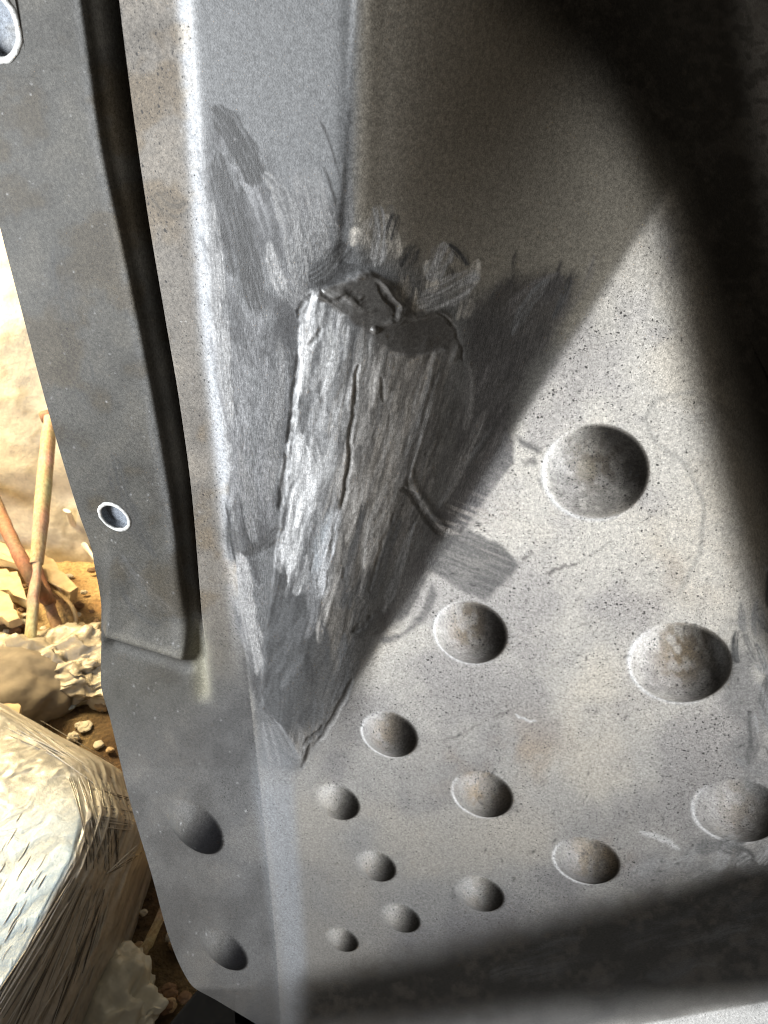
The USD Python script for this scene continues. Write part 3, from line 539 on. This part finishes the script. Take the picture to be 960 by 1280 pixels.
GB, GA = build(LO + (LK - LO) * cB, wBk, NB), build(LK + (X1 - LK) * cA, w, NA)
lab = np.zeros(U.shape, int)                       # 0 flange 1 ridge 2 wall 3 dimpled panel 4 right fold 5 bottom fold 6 filler, 20+ dimples, 50+ holes
lab[leftside & (U >= K_ - 12) & (V < 880)] = 1
rt = ~leftside
lab[rt] = 3
lab[rt & (wW > wFF)] = 2
lab[rt & (wof(R3, U, V) <= np.minimum(wof(W1, U, V), wof(W2, U, V))) & (wW > wFF)] = 4
lab[rt & (wR < np.minimum(wF, wBG)) & (wW <= wFF)] = 4
lab[rt & (wBG < np.minimum(wF, wR)) & (wW <= wFF)] = 5
lab[fs > -2] = 6
lab[domelab > 0] = 20 + domelab[domelab > 0]
lab[holelab > 0] = 50 + holelab[holelab > 0]
def cells(G, first):
    nr, nc = G['u'].shape; i = np.arange(nr * nc).reshape(nr, nc) + first
    l = lab[np.clip(np.round(G['v'] - Y0).astype(int), 0, U.shape[0] - 1), np.clip(np.round(G['u'] - X0).astype(int), 0, U.shape[1] - 1)][:-1, :-1].ravel()
    return np.stack([i[:-1, :-1].ravel(), i[1:, :-1].ravel(), i[1:, 1:].ravel(), i[:-1, 1:].ravel()], 1), l, i
qB, lB, iB = cells(GB, 0); qA, lA, iA = cells(GA, iB.size)
lB = np.where(lB == 1, 0, lB)
e0, e1 = iB[:, -1], iA[:, 0]                                 # the cut edge of the ridge, where it stands over the channel
qS = np.stack([e0[:-1], e0[1:], e1[1:], e1[:-1]], 1); qS = qS[rows[:-1] < 884]
quads = np.r_[qB, qA, qS]; gl = np.r_[lB, lA, np.ones(len(qS), int)]
cat2 = lambda k: np.r_[GB[k].reshape(-1, *GB[k].shape[2:]), GA[k].reshape(-1, *GA[k].shape[2:])]
Wv, Wnn, gc, gsp, grg, gsc, gbr = cat2('P'), cat2('N'), cat2('col'), cat2('sp'), cat2('ro'), cat2('sc'), cat2('br')
panel = thing('sheet_metal_panel', 'grey primed sheet metal panel with round dimples and a smeared filler repair in its corner', 'metal panel')
def submesh(sel):
    q = quads[sel]; use, inv = np.unique(q, return_inverse=True); q = inv.reshape(-1, 4)
    return use, np.vstack([q[:, [0, 1, 2]], q[:, [0, 2, 3]]])
def sheet_part(name, sel, mt, label=None, under=None):
    use, f = submesh(sel)
    if len(f) == 0: return None
    return part(under or panel, name, Wv[use], f, mt, label, normals=Wnn[use], attrs={'paint': gc[use], 'speck': gsp[use], 'rough': grg[use], 'spec': gsc[use], 'brushed': gbr[use]})
pieces = {}
for code, name, label in [(0, 'flange', 'dark grey folded flange with two round holes'), (1, 'ridge', 'brownish grey ridge with a highlight painted along its edge'), (2, 'wall_panel', 'smooth grey upper wall, shade painted in to the right'), (3, 'dimpled_panel', 'pale grey speckled panel'), (4, 'side_fold', 'fold on the right, its shade painted black'), (5, 'bottom_fold', 'fold along the bottom, its shade painted black')]:
    pieces[name] = sheet_part(name, gl == code, SHEET, label)
sheet_part('filler_patch', gl == 6, FILL, 'streaky smeared grey body filler')
for k in range(len(domes) + len(plate_domes)): sheet_part('dimple', gl == 21 + k, SHEET, under=pieces['dimpled_panel' if k < len(domes) else 'flange'])
hole_parts = [sheet_part('hole_wall', gl == 51 + k, SHEET, under=pieces['flange']) for k in range(len(holes))]
# thickness: a back skin and the cut edge along the outline
bv, bf = [], []; n_ = 0
for G in (GB, GA):
    off = 0.0016 + 0.0284 * ss(0, .3, cB)[..., None] if G is GB else 0.03
    q = (G['base'] - off * G['bN'])[::6, ::6]; i = np.arange(q.shape[0] * q.shape[1]).reshape(q.shape[:2]) + n_; n_ += i.size
    bv.append(q.reshape(-1, 3)); bf.append(np.stack([i[:-1, :-1].ravel(), i[:-1, 1:].ravel(), i[1:, 1:].ravel(), i[1:, :-1].ravel()], 1))
k_ = np.arange(len(rows) - 1); nr = len(rows)
bv += [GB['P'][:, 0], GB['P'][:, 0] - 0.0016 * GB['bN'][:, 0]]
eq = n_ + np.stack([k_, k_ + 1, nr + k_ + 1, nr + k_], 1)
back_v = np.concatenate(bv); bq = np.concatenate(bf)
BARE = plain('sheet_back', (0.12, 0.115, 0.11), 0.5, 90, 0.3)
part(panel, 'back_skin', back_v, np.vstack([bq, eq]), BARE, 'unpainted rear of the sheet')
RING = plain('bare_ring', (0.66, 0.66, 0.64), 0.45, 400, 0.45, bump=0.5, dist=0.001, extra={'metallic': 0.15})
for (c, n, r), hp in zip(hole_geo, hole_parts):
    t = trimesh.creation.torus(r, r * 0.13, major_sections=64, minor_sections=14)
    x = np.cross(n, [0, 1, 0]); x /= np.linalg.norm(x); y = np.cross(n, x)
    vt = t.vertices; vt = vt * (1 + 0.07 * (meshkit.noise(vt * 420, 3)[:, None] - .5))
    part(pieces['flange'], 'hole_ring', world(c + vt[:, :1] * x + vt[:, 1:2] * y + vt[:, 2:3] * n * 0.7), t.faces, RING, 'pale bare metal rim of the hole', smooth=True)

# ================================================================== the workshop behind
def tube(pts, radii, n=14, squash=1.0, seed=0, rough_=0.0):
    p = np.array(pts, float); r = np.broadcast_to(radii, len(p)).astype(float)
    tt = np.gradient(p, axis=0); tt /= np.linalg.norm(tt, axis=1, keepdims=True)
    x = np.cross(tt, [0.3, 1, 0.2]); x /= np.linalg.norm(x, axis=1, keepdims=True); y = np.cross(tt, x)
    a = np.linspace(0, 2 * np.pi, n, endpoint=False)
    v = p[:, None] + (np.cos(a)[None, :, None] * x[:, None] + squash * np.sin(a)[None, :, None] * y[:, None]) * r[:, None, None]
    if rough_: v = v + (meshkit.noise(v / (r.mean() * 1.5), seed)[..., None] - .5) * rough_ * r.mean()
    k = len(p); f = []
    for i in range(k - 1):
        for j in range(n): f.append((i * n + j, i * n + (j + 1) % n, (i + 1) * n + (j + 1) % n, (i + 1) * n + j))
    v = v.reshape(-1, 3); f = np.array(f); f = np.vstack([f[:, [0, 1, 2]], f[:, [0, 2, 3]]])
    c0, c1 = len(v), len(v) + 1; v = np.r_[v, p[:1], p[-1:]]
    caps = [(c0, (j + 1) % n, j) for j in range(n)] + [(c1, (k - 1) * n + j, (k - 1) * n + (j + 1) % n) for j in range(n)]
    return v, np.vstack([f, caps])
def spline(pts, n=40):
    p = np.array(pts, float); k = np.linspace(0, 1, len(p)); return interpolate.make_interp_spline(k, p, k=min(3, len(p) - 1))(np.linspace(0, 1, n))
def gridmesh(v):
    a_, b_ = v.shape[:2]; i = np.arange(a_ * b_).reshape(a_, b_)
    q = np.stack([i[:-1, :-1].ravel(), i[:-1, 1:].ravel(), i[1:, 1:].ravel(), i[1:, :-1].ravel()], 1)
    return v.reshape(-1, 3), np.vstack([q[:, [0, 1, 2]], q[:, [0, 2, 3]]])

WALL_Y = float(ground(60, 700)[1])
# the ground
xs, ys = np.meshgrid(np.linspace(-3.5, 2.5, 340), np.linspace(-0.6, WALL_Y + 0.3, 200))
zz = 0.03 * (fb(xs * 5, ys * 5, 401, 5) - .5) - 0.006 + 0.02 * (fb(xs * 26, ys * 26, 405, 3) - .5)
gcolr = lerp(np.array([0.24, 0.13, 0.055]), np.array([0.46, 0.32, 0.16]), ss(.35, .65, fb(xs * 9, ys * 9, 411))[..., None]) * lerp(.28, 1, ss(1.25, 1.5, ys + .25 * (fb(xs * 4, ys * 4, 415) - .5)))[..., None]  # near ground darkened in its colour to stand for shade
gv_, gf_ = gridmesh(np.stack([xs, ys, zz], -1))
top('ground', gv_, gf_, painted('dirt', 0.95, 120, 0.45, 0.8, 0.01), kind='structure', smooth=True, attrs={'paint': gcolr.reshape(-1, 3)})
# the wall
xs, zs = np.meshgrid(np.linspace(-3.6, 2.6, 500), np.linspace(-0.05, 2.6, 240))
n1 = fb(xs * 4, zs * 4, 421); n2 = fb(xs * 14, zs * 14, 431)
wc = np.ones(xs.shape + (3,)) * np.array([0.74, 0.70, 0.62])
def wl(c, mk):
    global wc
    wc = wc + (np.array(c) - wc) * np.clip(mk, 0, 1)[..., None]
wl((0.45, 0.40, 0.33), ss(.5, .62, n1) * ss(0.75, 0.2, zs) * .8)
wl((0.36, 0.33, 0.28), ss(.54, .60, n2) * ss(0.6, 0.1, zs) * .7)
wl((0.42, 0.37, 0.28), ss(.012, .004, np.abs(fb(xs * 3, zs * 3, 441) - .5)) * ss(1.0, 0.3, zs) * .7)
wv, wf = gridmesh(np.stack([xs, WALL_Y - 0.012 * (n2 - .5) - 0.02 * (n1 - .5), zs], -1))
top('plastered_wall', np.r_[wv, wv + [0, 0.15, 0]], np.vstack([wf, wf[:, ::-1] + len(wv)]), painted('plaster', 0.9, 90, 0.12, 0.3, 0.004), 'cream plastered wall with stains and cracks behind the panel', 'wall', smooth=True, attrs={'paint': np.r_[wc.reshape(-1, 3), wc.reshape(-1, 3)]})

def wood(name, c1, c2):
    return mat(name, {'tc': ('texture_coordinate', {}), 'mp': ('mapping', {'scale': (1.0, 1.0, 0.09)}), 'n': ('noise_texture', {'scale': 170.0, 'detail': 6.0, 'roughness': 0.7}), 'n2': ('noise_texture', {'scale': 14.0, 'detail': 4.0}),
                      'r': ('map_range', {'from_min': 0.35, 'from_max': 0.65, 'clamp': True}), 'm': ('mix', {'color1': c2, 'color2': c1}), 'm2': ('mix', {'mix_type': 'multiply', 'fac': .7}), 'b': ('bump', {'strength': .6, 'distance': .003}), 'p': ('principled_bsdf', {'roughness': .7})},
               [('tc.object', 'mp.vector'), ('mp.vector', 'n.vector'), ('tc.object', 'n2.vector'), ('n.fac', 'r.value'), ('r.result', 'm.fac'), ('m.color', 'm2.color1'), ('n2.color', 'm2.color2'), ('m2.color', 'p.base_color'), ('n.fac', 'b.height'), ('b.normal', 'p.normal')])
WOOD = wood('pale_wood', (0.70, 0.57, 0.40), (0.40, 0.29, 0.18)); WOODR = wood('red_brown_wood', (0.42, 0.22, 0.13), (0.22, 0.11, 0.07))
PLANK = plain('old_board', (0.55, 0.42, 0.26), 0.8, 30, 0.4)
CORD = plain('dirty_hose', (0.34, 0.24, 0.13), 0.6, 80, 0.3)
# the long wooden handle: leans on the wall, its foot on the heap
h0, h1 = upright(63, 522, WALL_Y - 0.04), ground(36, 815, 0.06)
hp = np.array([lerp(h0, h1, s) for s in np.linspace(0, 1, 30)])
hd = thing('wooden_handle', 'long pale wooden tool handle leaning against the plastered wall', 'handle', loc=h1)
k = np.linspace(0, 1, 30); rr = 0.014 + 0.003 * np.sin(k * 5)
v_, f_ = tube(hp[:20], rr[:20], seed=2, rough_=0.15); part(hd, 'shaft', v_, f_, WOOD, smooth=50)
v_, f_ = tube(hp[19:], rr[19:] + 0.004 * ss(19, 24, np.arange(19, 30)), squash=0.7, seed=4, rough_=0.3); part(hd, 'carved_end', v_, f_, WOOD, 'flattened weathered foot of the handle', smooth=50)
v_, f_ = tube([upright(52, 518, WALL_Y - 0.02), upright(60, 520, WALL_Y - 0.03), upright(70, 527, WALL_Y - 0.035)], [0.008, 0.018, 0.010], seed=3, rough_=.4); part(hd, 'knob', v_, f_, WOODR, 'brown knob at the top', smooth=50)
v_, f_ = tube(spline([upright(-12, 612, WALL_Y - .05), ground(30, 705, .18), ground(62, 752, .05)], 20), 0.014, seed=5, rough_=.2)
top('reddish_pole', v_, f_, WOODR, 'reddish brown round pole leaning behind the pale handle', 'pole', smooth=50)
v_, f_ = tube(spline([ground(42, 700, .10), ground(60, 750, .06), ground(76, 800, .04)], 14), 0.012, seed=6, rough_=.2)
top('brown_stake', v_, f_, WOODR, 'short dark brown stake on the dirt right of the handle', 'stake', smooth=50)
v_, f_ = tube(spline([upright(84, 638, WALL_Y - .03), ground(100, 672, .06), ground(122, 702, .03)], 12), [0.010] * 12, seed=7, rough_=.3, squash=.5)
top('white_lath', v_, f_, plain('white_painted_wood', (.75, .72, .66), .6, 60, .25), 'thin white lath beside the flange at the foot of the wall', 'lath', smooth=40)
v_, f_ = tube(spline([ground(30, 716, .03), ground(62, 735, .04), ground(85, 752, .06), ground(95, 772, .05), ground(88, 790, .03), ground(55, 800, .02)], 60), 0.0045, n=8)
top('hose_loop', v_, f_, CORD, 'thin brown hose curled in a loop on the dirt', 'hose', smooth=True)
def board(name, pts, z, th, mt, label, cat, group=None):
    p = np.array([ground(a, b, z) for a, b in pts]); n = np.cross(p[1] - p[0], p[2] - p[0]); n /= np.linalg.norm(n); n = n if n[2] > 0 else -n
    k = len(p); v = np.r_[p, p - n * th]; f = [(0, i, i + 1) for i in range(1, k - 1)] + [(k, k + i + 1, k + i) for i in range(1, k - 1)]
    for i in range(k): j = (i + 1) % k; f += [(i, k + i, k + j), (i, k + j, j)]
    mm = trimesh.Trimesh(v, f); mm = mm.subdivide().subdivide().subdivide()
    vv_ = mm.vertices + (meshkit.noise(mm.vertices * 60, 9)[:, None] - .5) * 0.008
    return top(name, vv_, mm.faces, mt, label, cat, group, smooth=40)
board('loose_board', [(-30, 672), (55, 690), (96, 735), (86, 742), (50, 712), (-30, 690)], .07, .02, PLANK, 'pale board lying across the dirt behind the handle', 'board')
board('loose_board', [(-30, 735), (8, 740), (24, 772), (12, 776), (-30, 760)], .06, .02, PLANK, 'short board end by the left frame edge behind the handle foot', 'board')
board('loose_board', [(66, 780), (104, 778), (108, 796), (92, 800), (58, 796)], .04, .015, PLANK, 'small flat pale board beside the hose loop', 'board')
board('broken_slab', [(-30, 700), (20, 716), (34, 750), (-30, 722)], .05, .03, plain('buff_stone', (.5, .4, .25), .9, 40, .4), 'flat buff slab on the dirt left of the handle', 'slab')

# heaps and rubble
def blob(c, r, seed, amp=.35, squash=(1, 1, .7), sub=3, freq=1.6):
    s = trimesh.creation.icosphere(sub, 1.0); n = meshkit.fbm(s.vertices * freq + 50, 4, seed)[:, None]
    return np.asarray(c) + s.vertices * (1 + amp * 2 * (n - .5)) * r * np.array(squash), s.faces
SHEETING = plain('crumpled_sheeting', (0.36, 0.31, 0.24), 0.35, 60, 0.3, bump=0.6)
v_, f_ = blob(ground(75, 838, .02), .13, 12, .5, (1.5, .7, .55), 5, 3.0)
v_ = v_ + (meshkit.fbm(v_ * 40, 3, 8)[:, None] - .5) * .03
top('crumpled_sheeting', v_, f_, SHEETING, 'crumpled pale plastic sheeting at the foot of the wooden handle', 'sheeting', smooth=45)
v_, f_ = blob(ground(5, 872, .02), .11, 15, .25, (1.2, .9, .75), 4)
top('dark_stone', v_, f_, plain('grey_brown_stone', (.20, .165, .13), .8, 30, .4), 'smooth grey brown stone between the sheeting and the wrapped bundle', 'stone', smooth=True)
rs = np.random.RandomState(21)
STONE = [(n, plain('rubble_%s' % n, c, .9, 70, .35)) for n, c in (('buff', (.42, .30, .18)), ('brown', (.20, .12, .07)), ('pale', (.55, .50, .42)))]
for i in range(64):
    zone, (u, v) = ('in front of the plastered wall', (rs.uniform(-10, 125), rs.uniform(706, 800))) if i < 30 else ('between the sheeting and the bundle', (rs.uniform(60, 150), rs.uniform(846, 960))) if i < 48 else ('beside the rubber block', (rs.uniform(150, 250), rs.uniform(1130, 1270)))
    c = ground(u, v, .004); r = rs.uniform(.005, .014)
    v_, f_ = blob(c, r, 30 + i, .5, (1, rs.uniform(.6, 1), rs.uniform(.4, .8)), 2, 1.5); n_, m__ = STONE[rs.randint(3)]
    top('stone_chip', v_, f_, m__, f'small {n_} stone chip on the dirt {zone}', 'stone', f'{n_} stone chips {zone}')
BLUE = plain('blue_grey_shard', (.35, .42, .50), .3, 60, .2)
for i, (u, v, lb) in enumerate([(75, 852, 'upper blue grey shard on the dirt near the bundle'), (78, 880, 'lower blue grey shard on the dirt near the bundle')]):
    v_, f_ = blob(ground(u, v, .015), .018, 70 + i, .7, (1.3, 1, .3), 2, 1.2); top('blue_shard', v_, f_, BLUE, lb, 'shard')
board('wood_chip', [(-14, 885), (8, 880), (24, 878), (22, 896), (2, 896)], .17, .012, PLANK, 'pale wood chip on the top edge of the wrapped bundle', 'wood chip')
v_, f_ = tube([ground(212, 1122, .03), ground(185, 1180, .03), ground(148, 1226, .02)], [.008, .007, .006], n=8, seed=9, rough_=.4); top('wood_stick', v_, f_, WOOD, 'thin pale stick on the dirt between bundle and panel', 'stick', smooth=50)

# the film-wrapped bundle
def ringpts(px, z, n=260):
    p = np.array([ground(a, b, z) for a, b in px]); p = np.r_[p, p[:1]]; L = np.r_[0, np.cumsum(np.linalg.norm(np.diff(p, axis=0), axis=1))]
    q = np.stack([np.interp(np.linspace(0, L[-1], n, endpoint=False), L, p[:, k]) for k in range(3)], 1)
    for k in range(3): q[:, k] = ndimage.gaussian_filter1d(q[:, k], 3, mode='wrap')
    return q
def ring_by(px, z, per=40):           # the same number of points on each side, so that rings match corner to corner
    p = np.array([ground(a, b, z) for a, b in px]); out = []
    for a_, b_ in zip(p, np.roll(p, -1, 0)): out.append(a_ + (b_ - a_) * np.linspace(0, 1, per, endpoint=False)[:, None])
    q = np.concatenate(out)
    return ndimage.gaussian_filter1d(q, 2.5, axis=0, mode='wrap')
topR = [(-220, 850), (-2, 890), (84, 958), (100, 1020), (88, 1070), (30, 1180), (-40, 1300), (-220, 1330)]
midR = [(-230, 850), (6, 890), (158, 966), (182, 1040), (140, 1150), (75, 1275), (10, 1400), (-230, 1420)]
botR = [(-230, 880), (10, 915), (150, 990), (196, 1070), (160, 1190), (100, 1320), (40, 1450), (-230, 1470)]
ZT, ZM, ZB = .235, .15, .0
R0, R1, R2 = ring_by(topR, ZT), ring_by(midR, ZM), ring_by(botR, ZB)
cen = R0.mean(0)
loft = []
for s in np.linspace(0.02, 1, 60): loft.append(lerp(cen + [0, 0, .004], R0, s))
for s in np.linspace(0, 1, 50)[1:]: loft.append(lerp(R0, R1, s) + [0, 0, 0.02 * math.sin(s * math.pi)])
for s in np.linspace(0, 1, 25)[1:]: loft.append(lerp(R1, R2, s))
loft = np.array(loft); k0 = 60
m_ = loft.shape[1]; sidx = np.arange(m_)[None] / 40.0; lev = (np.arange(len(loft)) - k0)[:, None] / 50.0
wv_ = fb(sidx * 1.2, lev * 3, 499, 3) - .5
fan = 0.9 * np.sin(sidx * 1.3 + .6)
pleat = fb(sidx * 0.2, lev * 15 + wv_ * .5 + fan, 501, 2); pleat2 = fb(sidx * 2.2, lev * 30 + wv_ * 12 - sidx * 2.0, 511, 2)
rx, ry = loft[..., 0] * .80 + loft[..., 1] * .60, -loft[..., 0] * .60 + loft[..., 1] * .80
crk = fb(rx * 9 + 2 * wv_, ry * 60 + 3 * wv_, 521, 4); crk2 = np.abs(fb(rx * 26, ry * 48, 531, 3) - .5)
side = ss(-0.04, .16, lev) * np.ones_like(pleat)
ridg = lambda a, wd: ss(wd, 0, np.abs(a - .5))
ln1 = ridg(fb(sidx * .16, lev * 30 + wv_ * .6 + fan * 1.6, 561, 2), .05); ln2 = ridg(fb(sidx * .22, lev * 40 + wv_ * .8 - fan * 2.4, 571, 2), .05); ln3 = ridg(fb(sidx * .14, lev * 36 + wv_ * .5 + fan * 1.2, 581, 2), .06)
hz = side * ((pleat - .5) * .004 + (pleat2 - .5) * .003 + ln3 * .0008 - ln1 * .0008) + (1 - side) * ((crk - .5) * .002 + (fb(rx * 12, ry * 14, 541, 3) - .5) * .003 + (np.abs(fb(rx * 30, ry * 44, 543, 3) - .5) - .12) * -.008 * ss(.35, .6, fb(rx * 7, ry * 7, 551, 2)) + ss(.03, .0, crk2) * .0010 * ss(.45, .6, fb(rx * 6, ry * 6, 551, 2)))
nrm = np.cross(np.gradient(loft, axis=0), np.gradient(loft, axis=1)); nrm /= np.linalg.norm(nrm, axis=-1, keepdims=True) + 1e-9
nrm = np.where(nrm[..., 2:3] < -0.2, -nrm, nrm)
nrm = nrm * np.sign((nrm * (loft - (cen - [0, 0, .15]))).sum(-1, keepdims=True))
loft = loft + nrm * hz[..., None]
fc = np.ones(loft.shape) * np.array([.15, .146, .138])
fc = lerp(fc, np.array([.32, .29, .25]), (side * .9)[..., None])
fc = lerp(fc, np.array([.045, .038, .03]), (side * np.maximum(ln1, .7 * ln2) * .45)[..., None])
fc = lerp(fc, np.array([.50, .48, .45]), (side * ln3 * .35)[..., None])
fc = lerp(fc, np.array([.11, .10, .085]), ((1 - side) * ss(.4, .6, fb(rx * 8, ry * 8, 591, 3)) * .7)[..., None])
lines = ridg(fb(rx * 10 + wv_, ry * 70, 601, 3), .035) * (1 - side); fc = lerp(fc, np.array([.36, .35, .33]), (lines * .6)[..., None])
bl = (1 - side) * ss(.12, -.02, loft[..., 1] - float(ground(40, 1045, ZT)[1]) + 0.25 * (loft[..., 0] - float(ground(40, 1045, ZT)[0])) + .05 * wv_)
fc = lerp(fc, np.array([.21, .28, .35]) * (0.75 + .5 * ss(.3, .7, crk))[..., None], (bl * .9)[..., None])  # cool daylight on the lower left of the top, painted blue-white
lv, lf = gridmesh(np.concatenate([loft, loft[:, :1]], 1)); fcc = np.concatenate([fc, fc[:, :1]], 1).reshape(-1, 3)
FILM = painted('stretch_film', .38, 260, .15, .25, .002, {'coat_weight': .25, 'coat_roughness': .2})
bun = thing('wrapped_bundle', 'large bundle wrapped in crinkled clear stretch film on the dirt', 'bundle', loc=(cen[0], cen[1], 0))
nt = (k0 - 6) * (m_ + 1)
rowof = np.repeat(np.arange(len(loft) - 1), m_); sel = np.r_[rowof, rowof] < k0 - 8
for nm, sl, lb in (('wrapped_top', sel, 'pale crinkled film over the top'), ('pleated_side', ~sel, 'tight pleats of film round the side')):
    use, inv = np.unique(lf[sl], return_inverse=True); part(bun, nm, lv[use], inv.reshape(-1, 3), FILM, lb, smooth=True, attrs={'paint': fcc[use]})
# folds where the film was pulled tight and gathered: thin raised creases lying on it
def to_px(p):
    d = p - CAM; z = -(d @ BACK); return np.stack([480 + 960 / S * (d @ RIGHT) / z, 640 - 960 / S * (d @ UP) / z], -1), z
lpx, lz = to_px(lv); ok = (lpx[:, 0] > -120) & (lpx[:, 0] < 260) & (lpx[:, 1] > 840) & (lpx[:, 1] < 1420)
lpx, lz, l3 = lpx[ok], lz[ok], lv[ok]; tree_ = cKDTree(lpx)
def on_film(u, v):
    _, k = tree_.query([u, v], k=14); k = np.atleast_1d(k); zz_ = lz[k].min(); near_ = k[lz[k] < zz_ + .03]; t_ = lz[near_].mean(); return at(u, v, t_ - .0008)
FOLDS = [plain('film_fold_%s' % n, c, .3, 200, .2, bump=.1, dist=.001, extra={'coat_weight': .4}) for n, c in (('pale', (.42, .40, .37)), ('beige', (.24, .21, .175)), ('dark', (.06, .05, .042)))]
rf = np.random.RandomState(77)
def fold(p0, p1, bow, r, pick=None):
    q = []
    for w_ in np.linspace(0, 1, 14):
        u = lerp(p0[0], p1[0], w_) + bow * math.sin(w_ * math.pi); v = lerp(p0[1], p1[1], w_) + .3 * bow * math.sin(w_ * math.pi); q.append(on_film(u, v))
    q = ndimage.gaussian_filter1d(np.array(q), 1.6, axis=0, mode='nearest')
    v_, f_ = tube(q, r * (np.sin(np.linspace(.12, math.pi - .12, 14)) ** .6 + .05), n=7, squash=.6)
    part(bun, 'film_fold', v_, f_, FOLDS[rf.choice(3, p=[.42, .3, .28]) if pick is None else pick], smooth=True)
for k in range(13):
    o = k * 2.3; fold((rf.uniform(-4, 50), 897 + o + rf.uniform(-2, 2)), (rf.uniform(120, 160), 962 + o * .8 + rf.uniform(-3, 3)), rf.normal(0, 2), rf.uniform(.0006, .0013))
for k in range(22):
    a_ = k / 21; fold((84 + 52 * a_ + rf.normal(0, 3), 966 + 14 * a_ + rf.normal(0, 5)), (112 + 34 * a_ + rf.normal(0, 4), 1088 + rf.normal(0, 10)), rf.normal(4, 3), rf.uniform(.0006, .0015))
for k in range(12):
    a_ = k / 11; fold((118 + rf.normal(0, 5), 985 + 50 * a_ + rf.normal(0, 3)), (180 + 8 * a_, 1000 + 42 * a_ + rf.normal(0, 3)), rf.normal(0, 2), rf.uniform(.0005, .0012))
for k in range(9):
    a_ = k / 8; fold((130 + 6 * a_, 1095 - 4 * a_), (186 + rf.normal(0, 2), 1042 + 26 * a_), rf.normal(0, 2), rf.uniform(.0005, .0012))
for k in range(30):
    a_ = k / 29; fold((92 + 48 * a_ + rf.normal(0, 3), 1086 + 24 * a_ + rf.normal(0, 6)), (-30 + 120 * a_ + rf.normal(0, 4), 1290 + rf.normal(0, 8)), rf.normal(2, 4), rf.uniform(.0006, .0015))
for k in range(34):
    u, v = rf.uniform(-10, 70), rf.uniform(1010, 1250); l_ = rf.uniform(14, 40)
    if u < 75 - (v - 1060) * .38: fold((u, v), (u - l_ * .5, v + l_ * .85), rf.normal(0, 1), rf.uniform(.0003, .0008), 0)
v_, f_ = blob(ground(140, 1250, .03), .055, 91, .45, (1.0, 1.0, .6), 4, 1.6); v_ = v_ + (meshkit.fbm(v_ * 50, 3, 5)[:, None] - .5) * .02
top('plastic_scrap', v_, f_, plain('cloudy_plastic', (.52, .50, .42), .3, 50, .25), 'crumpled cloudy plastic scrap below the bundle', 'plastic', smooth=35)

# the black block under the panel's corner
b0 = at(276, 1296, 0.72)
bx = trimesh.creation.box([.085, .10, .05]); bx = bx.subdivide().subdivide()
import manifold3d
def rbox(w, d, h, r):
    sp = manifold3d.Manifold.sphere(r, 20); return manifold3d.Manifold.batch_hull([sp.translate([sx * (w / 2 - r), sy * (d / 2 - r), sz * (h / 2 - r)]) for sx in (-1, 1) for sy in (-1, 1) for sz in (-1, 1)])
blk_t = thing('rubber_block', 'black rubber block under the lower corner of the panel', 'block', loc=b0)
rot = trimesh.transformations.rotation_matrix(math.radians(-32), [0, 0, 1])
BLACKR = plain('black_rubber', (.004, .0043, .005), .9, 120, .4, bump=.1, dist=.001, extra={'specular_ior_level': 0.02})
for nm, mm, off in (('body', rbox(.09, .12, .10, .008), (0, 0, -.05)), ('rim', rbox(.10, .13, .014, .006), (0, 0, .004))):
    o = meshkit.arrays(mm, 40); v_ = (np.c_[o[0] + off, np.ones(len(o[0]))] @ rot.T)[:, :3] + b0
    part(blk_t, nm, v_, o[1], BLACKR, normals=o[2] @ rot[:3, :3].T)
for p in list(stage.GetPrimAtPath('/World').GetChildren()):
    if p.GetCustomDataByKey('at') is not None: p.ClearCustomDataByKey('at')
